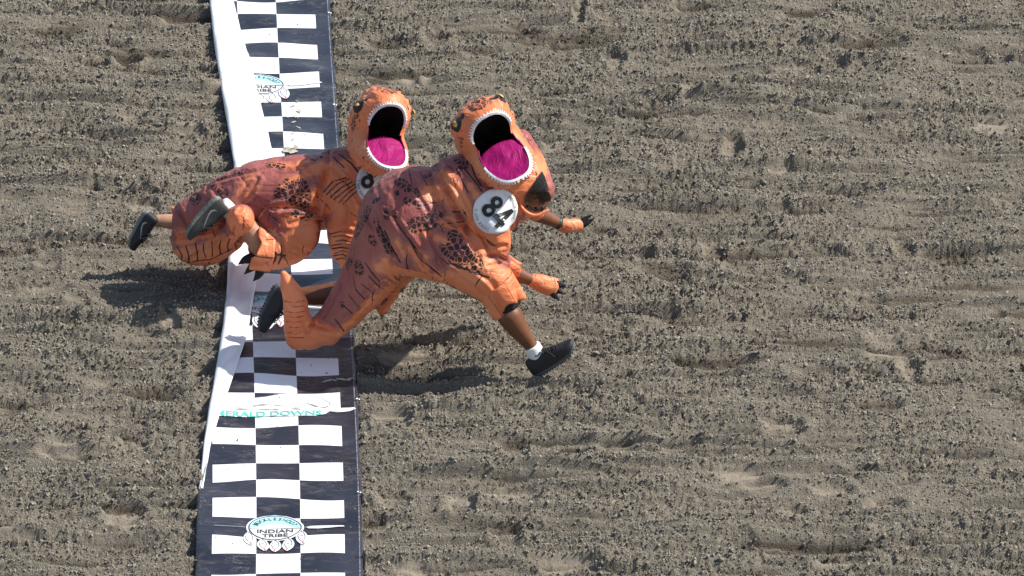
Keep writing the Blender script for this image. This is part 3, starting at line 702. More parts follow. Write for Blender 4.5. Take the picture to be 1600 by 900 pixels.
def paint(o, origin, bvh, orange, spots, lines, black, nrand=0, seed=1, mask=None, linelen=(.05, .13), base=None):
    """orange/spots/black: list of (polyline px, radius px); lines the same with their width; placed on the cloth by survey"""
    me = o.data; nv = len(me.vertices); co = np.zeros(nv * 3, np.float32); me.vertices.foreach_get('co', co); co = co.reshape(-1, 3).astype(float) + np.array(origin)
    no = np.zeros(nv * 3, np.float32); me.vertex_normals.foreach_get('vector', no); no = no.reshape(-1, 3)
    def segs(lst):
        out = []
        for pl, r in lst:
            P = []
            dens = []
            for i in range(len(pl) - 1):
                for k in range(4): f = k / 4; dens.append((pl[i][0] * (1 - f) + pl[i + 1][0] * f, pl[i][1] * (1 - f) + pl[i + 1][1] * f))
            dens.append(pl[-1])
            for x, y in dens:
                h, _ = hit(bvh, x, y)
                if h is not None: P.append(h)
            if len(P) == 1: out.append((P[0], P[0], r * PX))
            for a, b in zip(P, P[1:]):
                if (a - b).length < .15: out.append((a, b, r * PX))
        return out
    do = capsule_field(co, segs(orange))
    if base is not None: do = np.minimum(do, base(co, no))
    ds = capsule_field(co, segs([(pl, r * 1.2) for pl, r in spots])); db = capsule_field(co, segs(black))
    jr = random.Random(seed + 50); J = lambda v: v + jr.uniform(-1.4, 1.4)
    L_ = segs([([(J(x), J(y)) for x, y in pl], r * jr.uniform(.9, 1.35)) for pl, r in lines]); rnd = random.Random(seed)
    for k in range(nrand):
        i = rnd.randrange(nv)
        if mask is not None and not mask(co[i]): continue
        p = Vector(co[i]); nn = Vector(no[i]); ax = Vector((.75, .1, .35 + rnd.uniform(-.5, .5))); t = nn.cross(ax)
        if t.length < .1: continue
        t.normalize(); ln = rnd.uniform(*linelen); wd = rnd.uniform(.0014, .0032); prev = p; m = 4
        cur = rnd.uniform(-3, 3)
        for s_ in range(m):
            t = (t + nn.cross(t) * cur * .06).normalized(); q = prev + t * ln / m
            h = bvh.find_nearest(q)
            if h[0] is None: break
            L_.append((prev, h[0], wd * (1 - .55 * abs((s_ + .5) / m * 2 - 1)))); prev = h[0]; nn = h[1]; t = (t - nn * t.dot(nn)).normalized()
    dl = np.full(nv, 9.0)
    for a, b, r in L_:                         # local update for speed
        m_ = (np.abs(co - np.array((a + b) / 2)).max(1) < (a - b).length / 2 + .06)
        if m_.any(): dl[m_] = np.minimum(dl[m_], capsule_field(co[m_], [(a, b, r)]))
    fattr(me, 'd_orange', np.clip(do, -.2, .2)); fattr(me, 'd_spot', np.clip(ds, -.1, .1)); fattr(me, 'd_line', np.clip(dl, -.05, .05)); fattr(me, 'd_black', np.clip(db, -.1, .1))

# ------------------------------------------------------------------ costume head
def costume_head(parent, origin, center, f, roll, W=.128, HU=.15, HL=.19, outs=(.10, .075, .05), eyes=((42, .42), (138, .42)), seed=0, tongue_line=-.038):
    f = f.normalized(); u0 = (UPV - f * UPV.dot(f)).normalized(); r0 = u0.cross(f).normalized()
    c, s = math.cos(roll), math.sin(roll); r = r0 * c - u0 * s; u = r0 * s + u0 * c
    Pw = lambda a, b, d: center + r * a + u * b + f * d - origin
    N, Mo, Mi = 120, 26, 18
    def rim(t):
        ct, st = math.cos(t), math.sin(t); e = .82 if st > 0 else .72
        a = W * math.copysign(abs(ct) ** e, ct); h = HU if st > 0 else HL
        b = h * math.copysign(abs(st) ** e, st)
        a *= (1.07 if st < 0 else 1.0) * (1 - .15 * math.exp(-(st / .22) ** 2))
        fd = (.11 * abs(st) if st > 0 else .19 * abs(st)) - .035
        return a, b, fd
    def outer(t, s_):
        a, b, fd = rim(t); st = math.sin(t); l = math.hypot(a, b); oa, ob = a / l, b / l
        O = (outs[1] + (outs[0] - outs[1]) * st ** 2) if st > 0 else (outs[1] + (outs[2] - outs[1]) * st ** 2)
        for et, es in eyes:
            O += .030 * math.exp(-((t - math.radians(et)) / .30) ** 2 - ((s_ - es) / .2) ** 2)
        k = s_
        prof = math.sin(min(1, k / .55) * math.pi / 2) ** .75 if k < .55 else math.cos((k - .55) / .45 * math.pi / 2) ** .8
        keep_ = 1 if k < .55 else math.cos((k - .55) / .45 * math.pi / 2) ** .6
        nz = mnoise.noise((math.cos(t) * 2.2 + seed, math.sin(t) * 2.2, k * 3.5)); nz2 = abs(mnoise.noise((math.cos(t) * 6 + seed, math.sin(t) * 6, k * 4)))
        rad = l * keep_ + O * prof * (1 + .22 * nz) - .012 * (1 - 2 * nz2) * prof
        dd = fd - .012 * k - .36 * k ** 1.35
        return oa * rad, ob * rad, dd
    vs, fs = [], []
    for i in range(Mo + 1):
        for j in range(N): vs.append(Pw(*outer(j / N * 2 * math.pi, i / Mo * .995)))
    for i in range(Mo):
        for j in range(N): a = i * N + j; b = i * N + (j + 1) % N; fs.append((a, b, b + N, a + N))
    fs.append(tuple(Mo * N + j for j in range(N)))
    shell = mesh('costume_head', vs, fs, M_COST, parent)
    # inside of the mouth: dark gauze bowl, and the tongue panel across the lower jaw
    vs2, fs2 = [], []
    for i in range(Mi + 1):
        for j in range(N):
            a, b, fd = rim(j / N * 2 * math.pi); k = i / Mi * .98; q = 1 - k
            vs2.append(Pw(a * q, b * q, max(fd - .24 * k ** .5, -.20)))
    for i in range(Mi):
        for j in range(N): p = i * N + j; p2 = i * N + (j + 1) % N; fs2.append((p, p + N, p2 + N, p2))
    fs2.append(tuple(Mi * N + j for j in range(N))); mesh('mouth_lining', vs2, fs2, M_BLACKMESH, shell)
    vs2, fs2 = [], []; NA, NB = 40, 14
    for i in range(NA + 1):
        t = math.pi + math.pi * i / NA; a, b, fd = rim(t)
        for j in range(NB + 1):
            v = j / NB; e_ = tongue_line + .030 * math.cos(a / W * 1.45) - .004; bb = e_ + (b - e_) * v if b < e_ else b
            dd = -.030 + (fd + .030) * v - .018 * math.sin(math.pi * v) * (1 - (a / W) ** 2) + .022 * math.exp(-(a / .026) ** 2 - ((v - .32) / .16) ** 2) + .006 * mnoise.noise((a * 22, v * 4, seed))
            vs2.append(Pw(a * .985, bb, dd + .004))
    for i in range(NA):
        for j in range(NB): p = i * (NB + 1) + j; fs2.append((p, p + 1, p + NB + 2, p + NB + 1))
    tg = mesh('tongue', vs2, fs2, M_TONGUE, shell); tg.modifiers.new('t', 'SOLIDIFY').thickness = .003
    # teeth: jagged felt strips round each jaw
    for a0, a1, nt_ in ((12, 168, 25), (198, 342, 25)):
        vs3, fs3 = [], []; m = nt_ * 2
        for i in range(m + 1):
            t = math.radians(a0 + (a1 - a0) * i / m); a, b, fd = rim(t); l = math.hypot(a, b); oa, ob = a / l, b / l
            x2, y2, z2 = outer(t, .085); edge = min(1, i / 5, (m - i) / 5); wd = (.006 if i % 2 else .023) * (.55 + .45 * edge) * (1 + .15 * mnoise.noise((i * .7, seed, 2)))
            vs3 += [Pw(a - oa * .005, b - ob * .005, fd + .006), Pw(a + oa * .006, b + ob * .006, fd + .012), Pw(a + oa * wd, b + ob * wd, fd + .012 - wd * .22)]
        for i in range(m): k = i * 3; fs3 += [(k, k + 3, k + 4, k + 1), (k + 1, k + 4, k + 5, k + 2)]
        th = mesh('tooth_row', vs3, fs3, M_TEETH, shell, smooth=False); sm3 = th.modifiers.new('thick', 'SOLIDIFY'); sm3.thickness = .002; sm3.offset = 1
    # eyes
    eyep = []
    for et, es in eyes:
        t = math.radians(et); p = Vector(Pw(*outer(t, es))); e1 = (Vector(Pw(*outer(t + .05, es))) - p).normalized(); e2 = (Vector(Pw(*outer(t, es + .04))) - p).normalized()
        nn = e1.cross(e2).normalized()
        if nn.dot(p - (center - origin)) < 0: nn = -nn
        e2 = nn.cross(e1); eyep.append(p + origin)
        for nm, R_, hz, mt in (('eye', .019, .010, M_EYE), ('pupil', .006, .0155, M_PUPIL)):
            ve, fe = [p + nn * hz], []
            for k, q in enumerate((.5, .85, 1.0)):
                for j in range(18):
                    a = j / 18 * 2 * math.pi; ve.append(p + e1 * (R_ * .8 * q * math.cos(a)) + e2 * (R_ * 1.15 * q * math.sin(a)) + nn * (hz - .008 * q ** 3))
            for j in range(18): fe.append((0, 1 + j, 1 + (j + 1) % 18))
            for k in range(2):
                for j in range(18): fe.append((1 + k * 18 + j, 1 + (k + 1) * 18 + j, 1 + (k + 1) * 18 + (j + 1) % 18, 1 + k * 18 + (j + 1) % 18))
            mesh(nm, ve, fe, mt, shell)
    # print
    me = shell.data; co = np.array([tuple(v.co + origin) for v in me.vertices]); nv = len(co)
    tt = np.tile(np.arange(N) / N * 2 * math.pi, Mo + 1); ss_ = np.repeat(np.arange(Mo + 1) / Mo, N)
    loc3 = co - np.array(center); U_ = loc3 @ np.array(u); Rr = loc3 @ np.array(r)
    do = np.where(ss_ < .62, -.05, .03); do = do + .03 * np.array([mnoise.noise(tuple(p * 9)) for p in co])
    ds = np.full(nv, .1)
    ds = np.minimum(ds, np.sqrt(((tt - math.radians(90)) * .16) ** 2 + ((ss_ - .36) * .22) ** 2) - .045)
    for a_, s2 in ((20, .3), (160, .3), (172, .4), (8, .4)): ds = np.minimum(ds, np.sqrt((np.angle(np.exp(1j * (tt - math.radians(a_)))) * .14) ** 2 + ((ss_ - s2) * .25) ** 2) - .02)
    db = np.full(nv, .1)
    for p in eyep: db = np.minimum(db, np.sqrt(((co - np.array(p)) ** 2).sum(1)) - .044)
    for (et, es), p in zip(eyes, eyep):
        sgn = 1 if et < 90 else -1
        db = np.minimum(db, np.sqrt((np.angle(np.exp(1j * (tt - math.radians(et + sgn * 16)))) * .15 * .9) ** 2 + ((ss_ - .30) * .3) ** 2) - .016)
    dl = np.full(nv, .05); rnd = random.Random(seed + 3)
    for k in range(90):
        t0 = rnd.uniform(0, 2 * math.pi); s0 = rnd.choice([rnd.uniform(.13, .2), rnd.uniform(.1, .9)]); ln = rnd.uniform(.05, .14)
        dt = np.angle(np.exp(1j * (tt - t0 - (ss_ - s0) * rnd.uniform(-.8, .8)))) * .17; along = np.clip(np.abs(ss_ - s0 - ln / 2) - ln / 2, 0, 9) * .4
        dl = np.minimum(dl, np.sqrt(dt ** 2 + along ** 2) - .0012)
    for nm, v in (('d_orange', do), ('d_spot', ds), ('d_black', db), ('d_line', dl)): fattr(me, nm, np.clip(v, -.1, .1))
    return shell

# ------------------------------------------------------------------ shoes, claws, bibs
def frame(x, z):
    x = x.normalized(); y = z.cross(x).normalized(); z = x.cross(y); return x, y, z
def shoe(parent, origin, heel, toe, top, mu, ms, mark=None, laces=True, length=None, rimm=None):
    """heel, toe: world points on the sole's underside; top: direction the ankle leaves"""
    ln = length or (toe - heel).length; x, y, z = frame(toe - heel, top); K = ln / .29
    P = lambda a, b, c: heel + (x * a + y * b + z * c) * K - origin
    st = [0, .012, .04, .08, .12, .16, .20, .24, .27, .284, .29]
    hw = [.020, .031, .036, .036, .036, .040, .046, .046, .038, .024, .008]
    spring = [.012, .006, .002, 0, 0, 0, .002, .009, .020, .028, .033]
    hgt = [.075, .098, .105, .100, .098, .090, .074, .058, .044, .034, .026]
    def half(i, k): return hw[i]
    vs, fs = [], []; n = 14
    sh = [.030, .032, .030, .028, .026, .025, .024, .022, .019, .016, .012]
    for i, a in enumerate(st):            # sole: rounded slab
        for j in range(n):
            th = j / n * 2 * math.pi; cc, s_ = math.cos(th), math.sin(th)
            b = hw[i] * 1.06 * math.copysign(abs(cc) ** .5, cc); c = spring[i] + sh[i] / 2 + sh[i] / 2 * math.copysign(abs(s_) ** .5, s_)
            vs.append(P(a, b, c))
    for i in range(len(st) - 1):
        for j in range(n): q0 = i * n + j; q1 = i * n + (j + 1) % n; fs.append((q0, q1, q1 + n, q0 + n))
    fs += [tuple(range(n))[::-1], tuple((len(st) - 1) * n + j for j in range(n))]
    vs2, fs2 = [], []; m = 15
    for i, a in enumerate(st):            # upper: arch section, open collar at the back
        for j in range(m):
            th = math.pi * j / (m - 1); b = hw[i] * .98 * math.copysign(abs(math.cos(th)) ** .62, math.cos(th)); base = spring[i] + sh[i] * .8
            c = base + (hgt[i] - sh[i] * .6) * math.sin(th) ** .72 * (1 + .02 * math.sin(a * 160))
            vs2.append(P(a + (.012 * math.sin(th) if i == 0 else 0), b, c))
    for i in range(len(st) - 1):
        for j in range(m - 1): q0 = i * m + j; fs2.append((q0, q0 + m, q0 + m + 1, q0 + 1))
    fs2 += [tuple(range(m)), tuple((len(st) - 1) * m + j for j in range(m))[::-1]]
    up = mesh('shoe', vs2, fs2, mu, parent); up.modifiers.new('s', 'SUBSURF').levels = 1; up.modifiers['s'].render_levels = 1
    so2 = mesh('sole', vs, fs, ms, up); so2.modifiers.new('s', 'SUBSURF').levels = 1; so2.modifiers['s'].render_levels = 1
    # tread bars under the sole
    vt, ft = [], []
    for a in np.arange(.02, .275, .018):
        i = np.searchsorted(st, a) - 1; f = (a - st[i]) / (st[i + 1] - st[i]); hwid = (hw[i] * (1 - f) + hw[i + 1] * f) * .85; sp = spring[i] * (1 - f) + spring[i + 1] * f
        for s_ in (-1, 1):
            o = len(vt); 
            for aa in (a - .005, a + .005):
                for bb in (.004 * s_, hwid * s_):
                    for cc in (sp - .004, sp + .006): vt.append(P(aa, bb, cc))
            ft += [tuple(o + k for k in q) for q in ((0, 1, 3, 2), (4, 6, 7, 5), (0, 4, 5, 1), (2, 3, 7, 6), (0, 2, 6, 4), (1, 5, 7, 3))]
    mesh('tread', vt, ft, ms, up, smooth=False)
    if laces:
        vl, fl = [], []
        for k in range(5):
            a = .135 + k * .018; i = np.searchsorted(st, a) - 1; f = (a - st[i]) / (st[i + 1] - st[i]); hh = hgt[i] * (1 - f) + hgt[i + 1] * f + sh[i] * .26
            pts = [(P(a + .004 * (1 if k % 2 else -1), -.024, hh * .86 + .010), .003 * K, .003 * K), (P(a, 0, hh + .010), .003 * K, .003 * K), (P(a - .004 * (1 if k % 2 else -1), .024, hh * .86 + .010), .003 * K, .003 * K)]
            add_tube(vl, fl, pts, seg=6, sub=3)
        for s_ in (-1, 1):
            pts = [(P(.14, .004 * s_, .112), .0025, .0025), (P(.15, .03 * s_, .108), .0025, .0025), (P(.17, .045 * s_, .085), .0025, .0025), (P(.175, .052 * s_, .06), .0025, .0025)]
            add_tube(vl, fl, pts, seg=6, sub=3)
        mesh('lace', vl, fl, M_LACE, up)
    if mark:
        # hooked tick on both flanks
        for s_ in (-1, 1):
            top_ = [(.05, .082), (.06, .066), (.075, .058), (.10, .062), (.14, .076), (.18, .092)]; bot = [(.05, .082), (.052, .060), (.07, .047), (.10, .052), (.14, .070), (.18, .092)]
            vm_, fm_ = [], []
            for (a, c), (a2, c2) in zip(top_, bot):
                for (aa, cc) in ((a, c), (a2, c2)):
                    i = np.searchsorted(st, aa) - 1; hwid = hw[i] + .002; vm_.append(P(aa + .01, s_ * (hwid * (1.02 - .2 * max(0, (cc - .055)) / .04) + .002), cc * .86))
            for k in range(5): fm_.append((2 * k, 2 * k + 1, 2 * k + 3, 2 * k + 2))
            mk = mesh('tick_mark', vm_, fm_, mark, up, smooth=False)
    return up
def claws(parent, origin, base, tip, spread, n=3, r=.022, name='claw'):
    """cloth claws hanging from a cuff: flattened curved cones"""
    ax = (tip - base); side = ax.cross(FWD).normalized()
    for k in range(n):
        f = (k - (n - 1) / 2); b = base + side * f * spread; e = tip + side * f * spread * 1.7 + ax * (-.12 * abs(f)); mid = (b + e) / 2 + side * .006 * f
        vs, fs = [], []; add_tube(vs, fs, [(b - ax * .15, r * .9, r * .6), (b, r, r * .65), (mid, r * .72, r * .42), (e, .003, .003)], seg=12, sub=4)
        mesh(name, [v - origin for v in vs], fs, M_BLKNYL, parent)
def bib(parent, origin, bvh, cx, cy, rx, ry, ang, number, numsize, arcs, seed, nsx=.62, dx=0.0):
    N_, R_ = 40, 9; vs, fs = [], []; ca, sa = math.cos(ang), math.sin(ang)
    def surf(x, y, h):                    # x,y px in the bib's own axes (y up)
        X = cx + x * ca + y * sa; Yp = cy + x * sa - y * ca
        p, n = hit(bvh, X, Yp)
        return p, n, X, Yp
    p0, n0, _, _ = surf(0, 0, 0); acc = Vector(); pts = []
    for a in range(12):
        p, n, _, _ = surf(rx * .6 * math.cos(a * .5236), ry * .6 * math.sin(a * .5236), 0)
        if p is not None: pts.append(p); acc += n
    cen = sum(pts, Vector()) / len(pts); nn = (acc.normalized() * .75 - FWD * .25).normalized()
    def on(x, y, h):                       # gently domed sheet through the chest surface, pushed proud of it
        X = cx + x * ca + y * sa; Yp = cy + x * sa - y * ca; d = ray(X, Yp).normalized()
        pl = CAM + d * ((cen - CAM).dot(nn) / d.dot(nn))
        q = (x / rx) ** 2 + (y / ry) ** 2
        pl = pl + nn * (.014 - .030 * q + .004 * mnoise.noise((x * .06 + seed, y * .06, 0)))
        ph, hn = hit(bvh, X, Yp)
        if ph is not None and (ph - CAM).length < (pl - CAM).length + .004: pl = ph - d * .006
        return pl - d * h - origin
    vs.append(on(0, 0, 0))
    for i in range(1, R_ + 1):
        for j in range(N_):
            a = j / N_ * 2 * math.pi; k = i / R_ * (1 + .012 * math.sin(a * 5 + seed)); vs.append(on(rx * k * math.cos(a), ry * k * math.sin(a), 0))
    for j in range(N_): fs.append((0, 1 + j, 1 + (j + 1) % N_))
    for i in range(R_ - 1):
        for j in range(N_): a = 1 + i * N_ + j; b = 1 + i * N_ + (j + 1) % N_; fs.append((a, a + N_, b + N_, b))
    o = mesh('race_bib', vs, fs, M_BIB, parent); o['label'] = 'round white race bib with black number'
    s = o.modifiers.new('t', 'SOLIDIFY'); s.thickness = .002; s.offset = 0
    def dense(p, q, w_): return stroke([(p[0] + (q[0] - p[0]) * k / 8, p[1] + (q[1] - p[1]) * k / 8) for k in range(9)], w_)
    def shift(sh_, x, y): return [(px + x, py + y) for px, py in sh_[0]], sh_[1]
    def digit(ch, x, y):
        if ch == '8': return [shift(ringshape(9.2, 9.6, 6.0, 40), x, y + 9.2), shift(ringshape(10.2, 10.4, 6.3, 40), x, y - 8.6)]
        return [dense((x + 4.5, y + 19), (x + 4.5, y - 19), 6.4), dense((x + 4, y + 17.5), (x - 8, y - 7), 6), dense((x - 11, y - 8), (x + 11.5, y - 8), 6.2)]
    for ch, x in zip(number, (-9.0, 13.5)):
        V_, F_ = [], []
        for k, (P, Fc) in enumerate(digit(ch, x + dx, 1.5)):
            o_ = len(V_); V_ += [on(px, py, .006 + .0012 * k) for px, py in P]; F_ += [tuple(i + o_ for i in f) for f in Fc]
        mesh('digit', V_, F_, M_INK, o, smooth=False)
    for txt, sz, rad, a0, a1, flip in arcs:
        P, Fc = arch_text(txt, sz, rad, math.radians(a0), math.radians(a1), .02, 1, .8, flip)
        mesh('rim_lettering', [on(x, y, .006) for x, y in P], Fc, M_INKS, o, smooth=False)
    return o

def root(name, at, label):
    o = bpy.data.objects.new(name, None); COL.objects.link(o); o.location = at; tag(o, label, 'person'); bpy.context.view_layer.update(); return o

def hem(parent, origin, pts, seed, black=False):
    """open gathered cuff hanging past the end of a leg or sleeve; pts = tube points"""
    vs, fs = [], []; add_tube(vs, fs, pts, seg=44, sub=4, caps=(0, 0)); fs = fs[:-2]; n = len(vs) // 44; out = []
    cen = [sum((vs[i * 44 + j] for j in range(44)), Vector()) / 44 for i in range(n)]
    ax = (cen[-1] - cen[0]).normalized()
    for i in range(n):
        f = i / (n - 1)
        for j in range(44):
            th = j / 44 * 2 * math.pi; v = vs[i * 44 + j]; d = v - cen[i]
            k = 1 + f * (.16 * math.sin(th * 5 + seed) + .10 * math.sin(th * 9 + seed * 2.3) + .10 * mnoise.noise((math.cos(th) * 2, math.sin(th) * 2, seed)))
            out.append(cen[i] + d * k + ax * (f * .035 * (mnoise.noise((math.cos(th) * 1.6 + seed, math.sin(th) * 1.6, 3)) + .5 * math.sin(th * 3 + seed))) - origin)
    o = mesh('hem', out, fs, M_COST, parent); m = len(out); rnd = random.Random(seed)
    fattr(o.data, 'd_orange', np.full(m, -.1)); fattr(o.data, 'd_spot', np.full(m, .1)); fattr(o.data, 'd_black', np.full(m, .1))
    fattr(o.data, 'd_line', np.array([.006 * abs(math.sin((k % 44) * .9 + seed)) - .0006 for k in range(m)]))
    t = o.modifiers.new('t', 'SOLIDIFY'); t.thickness = .002
    return o
# =================================================================== runner 84 (nearer)
YB = -0.98
oB = G(700, 575, 0); oB.z = 0.0
PB = root('person', oB, 'person in orange dinosaur costume with bib 84 striding forward in black shoes')
body = fuse('body', [
    T(YB, (645, 375, 0, 34), (690, 335, 0, 40), (745, 300, 0, 44, .8), (770, 290, 0, 30), (800, 292, 0, 17), (836, 296, 0, 26)),          # trunk, neck, head
    T(YB, (640, 385, -.10, 30), (700, 415, -.17, 27), (783, 466, -.24, 19.5)),                                                    # right thigh
    T(YB, (783, 466, -.24, 18.5), (790, 480, -.24, 16.5), (797, 494, -.245, 19.5), (810, 514, -.25, 16), (828, 538, -.25, 11), (842, 560, -.25, 11), (848, 574, -.25, 10)),  # right shin
    T(YB, (635, 390, .10, 28), (610, 445, .22, 20), (560, 452, .24, 18), (500, 462, .24, 16.5), (462, 462, .24, 12), (446, 464, .24, 10)),        # left leg
    T(YB, (760, 318, -.14, 17), (772, 362, -.19, 15), (772, 404, -.18, 13), (800, 424, -.15, 12.5), (832, 438, -.12, 9), (846, 443, -.11, 9), (858, 448, -.11, 7)),   # right arm
    T(YB, (770, 318, .14, 17), (815, 325, .30, 14), (840, 335, .36, 12), (860, 343, .40, 10.5), (876, 350, .42, 8.5), (890, 352, .435, 8), (898, 352, .44, 6)),       # left arm
], .0065, 6, M_SKIN_D, PB, oB)
tB = [
    T(YB, (600, 385, 0, 50, .95), (632, 352, 0, 80, .95), (662, 342, 0, 84, .9), (690, 340, 0, 72, .9)),                         # rump bell
    T(YB, (706, 325, 0, 62, .95), (728, 310, 0, 70, .95), (752, 305, 0, 66, .95), (774, 320, 0, 48, .95)),                        # chest
    T(YB, (620, 360, 0, 66), (592, 405, 0, 50), (566, 445, 0, 39), (536, 485, 0, 32), (508, 516, 0, 26)),                          # tail upper
    T(YB, (518, 505, 0, 27), (486, 524, -.01, 23), (468, 520, -.02, 22)),
    T(YB, (466, 528, -.02, 20), (464, 500, -.03, 21.5), (460, 468, -.05, 17), (450, 445, -.06, 12), (443, 428, -.07, 5)),                                       # tail end
    T(YB, (665, 365, -.06, 72, .8), (705, 390, -.14, 56, .8), (745, 422, -.20, 40), (775, 448, -.22, 33), (788, 470, -.22, 27)),      # right thigh
    T(YB, (625, 390, .10, 50, .8), (608, 435, .20, 28), (592, 470, .23, 17)),                                                    # left thigh
    T(YB, (756, 300, 0.02, 50), (776, 262, .12, 40), (780, 238, .20, 34)),                                                         # neck up to the head
    T(YB, (785, 285, 0, 44), (815, 280, .02, 42), (838, 294, .03, 29, 1.1)),                                                       # face bulge
    T(YB, (812, 222, .10, 20), (832, 252, .08, 20), (845, 280, .05, 19)),
    T(YB, (768, 345, -.15, 27), (777, 378, -.18, 21), (774, 404, -.18, 19.5), (796, 420, -.155, 15.5)),                                    # right sleeve
    T(YB, (790, 330, .10, 30), (820, 326, .28, 17), (842, 334, .36, 11)),                                                          # left sleeve
]
cost = fuse('costume', tB, .0054, 3, M_COST, PB, oB, wrinkle=.0065, ruffs={5: (9, .10, 5, .4), 6: (9, .14, 5, 1)}, caps={5: (1, .15), 6: (1, .2), 10: (1, .2), 11: (1, .2)})
groove(cost, oB, [([(684, 258), (692, 285), (705, 315), (724, 350), (744, 388)], .030, .016), ([(486, 505), (505, 512), (528, 520)], .02, .012), ([(484, 470), (487, 500), (480, 520)], .008, .010),
    ([(617, 345), (640, 375), (662, 408), (690, 434)], .014, .010), ([(664, 352), (676, 385), (702, 428)], .013, .010), ([(588, 342), (598, 368), (618, 398)], .013, .010), ([(602, 330), (620, 342), (632, 360)], .008, .009),
    ([(700, 345), (730, 372), (748, 402)], .010, .009), ([(690, 268), (716, 300), (738, 345)], .009, .008), ([(720, 262), (748, 296)], .008, .008), ([(755, 372), (772, 385), (790, 384)], .012, .009), ([(758, 402), (776, 398), (792, 408)], .010, .008), ([(762, 416), (780, 412)], .008, .007),
    ([(600, 440), (575, 470), (545, 505)], .007, .009), ([(448, 470), (462, 476), (478, 472)], .010, .008), ([(540, 430), (520, 470), (505, 495)], .007, .009), ([(740, 420), (765, 440), (780, 462)], .009, .009), ([(700, 420), (735, 445), (765, 470)], .008, .009), ([(640, 275), (650, 300), (668, 330)], .007, .009)], 85, 3)
bvhB = bvh_of(cost, oB)
def baseB(co, no):                       # soft belly and tail end are orange
    return np.where(no[:, 2] < -.45, -.02, .1) * np.where(np.abs(co[:, 1] - YB) < .4, 1, 1)
paint(cost, oB, bvhB,
    orange=[([(700, 436), (655, 437), (615, 450), (590, 468), (560, 500), (525, 530)], 13), ([(505, 538), (468, 536), (461, 480), (443, 428)], 34), ([(595, 418), (625, 428)], 11), ([(602, 408), (606, 416)], 7),
            ([(640, 388), (652, 405), (660, 422)], 5), ([(620, 378), (632, 400)], 4), ([(664, 402), (668, 420)], 6), ([(645, 360), (668, 366)], 3),
            ([(672, 302), (702, 300), (716, 322)], 14), ([(690, 270), (704, 292)], 9), ([(700, 340), (732, 352)], 4), ([(690, 348), (728, 368)], 3.5), ([(682, 372), (705, 380)], 5), ([(708, 410), (735, 428)], 5),
            ([(722, 362), (742, 388), (752, 405)], 9), ([(745, 425), (790, 455)], 30), ([(705, 436), (752, 462)], 16),
            ([(702, 272), (722, 305), (742, 352)], 7), ([(735, 290), (748, 312)], 6), ([(752, 366), (800, 372)], 24), ([(740, 385), (790, 388)], 10), ([(800, 298), (845, 255)], 20), ([(800, 318), (850, 335)], 16), ([(790, 428), (806, 424)], 9)],
    spots=[([(556, 366), (574, 330)], 8), ([(622, 282), (638, 294)], 7), ([(648, 352), (674, 345)], 11), ([(701, 386), (724, 400)], 12), ([(708, 368), (716, 372)], 8), ([(734, 390), (745, 414)], 9),
           ([(590, 347), (597, 366)], 6), ([(600, 375), (608, 392)], 6), ([(581, 374), (584, 378)], 7), ([(560, 415), (561, 422)], 8), ([(546, 408), (543, 416)], 6), ([(716, 247), (724, 258)], 8),
           ([(635, 312), (640, 318)], 5), ([(650, 318), (656, 322)], 5), ([(602, 330), (604, 340)], 4), ([(615, 332), (616, 340)], 4), ([(585, 315), (592, 310)], 4), ([(664, 276), (674, 272)], 4), ([(690, 335), (690, 336)], 4), ([(534, 475), (535, 478)], 4), ([(580, 297), (590, 292)], 5), ([(620, 300), (621, 302)], 4), ([(650, 298), (652, 304)], 4)],
    lines=[([(570, 412), (580, 425), (592, 440)], 1.0), ([(576, 432), (592, 448)], .9), ([(566, 442), (582, 458)], .9), ([(556, 452), (570, 468)], .9), ([(546, 462), (560, 478)], .8), ([(538, 478), (552, 492)], .8), ([(523, 500), (538, 516)], .9),
           ([(725, 262), (745, 290), (752, 300)], 1.2), ([(735, 250), (742, 275), (750, 290)], 1.2), ([(712, 262), (722, 285), (732, 300)], 1.0), ([(640, 265), (644, 290)], .8), ([(655, 268), (668, 290)], .8), ([(600, 360), (612, 385), (625, 410)], 1.4), ([(618, 345), (640, 375), (655, 405), (690, 432)], .9), ([(690, 350), (735, 345)], .9), ([(685, 330), (728, 330)], .8), ([(660, 322), (700, 312)], .7)]
          + [([(692 + 9 * k, 405 + 3.2 * k), (698 + 9 * k, 412 + 3.0 * k), (715 + 8 * k, 414 + 3 * k)], .9) for k in range(7)] + [([(445 + k % 2 * 8, 470 + 8 * k), (460, 473 + 8 * k), (476, 470 + 8 * k)], .45) for k in range(8)],
    black=[], nrand=190, seed=4, linelen=(.05, .13), base=baseB, mask=lambda p: p[0] > V(600, 400, YB).x or random.random() < .25)
hem(cost, oB, T(YB, (770, 440, -.22, 33), (782, 460, -.22, 31), (790, 474, -.22, 29)), 2.0)
hem(cost, oB, T(YB, (606, 440, .20, 25), (598, 458, .22, 21), (588, 476, .23, 19)), 4.1)
hem(cost, oB, T(YB, (784, 413, -.165, 17.5), (794, 419, -.155, 16.5), (803, 425, -.148, 16)), 7.0)
# mouth end
headB = costume_head(PB, oB, V(775, 222, YB - .10), (-FWD + RGT * .22 - UPV * .05), math.radians(-27), W=.114, HU=.148, HL=.195, outs=(.085, .068, .05), eyes=((49, .33), (137, .31)), seed=1)
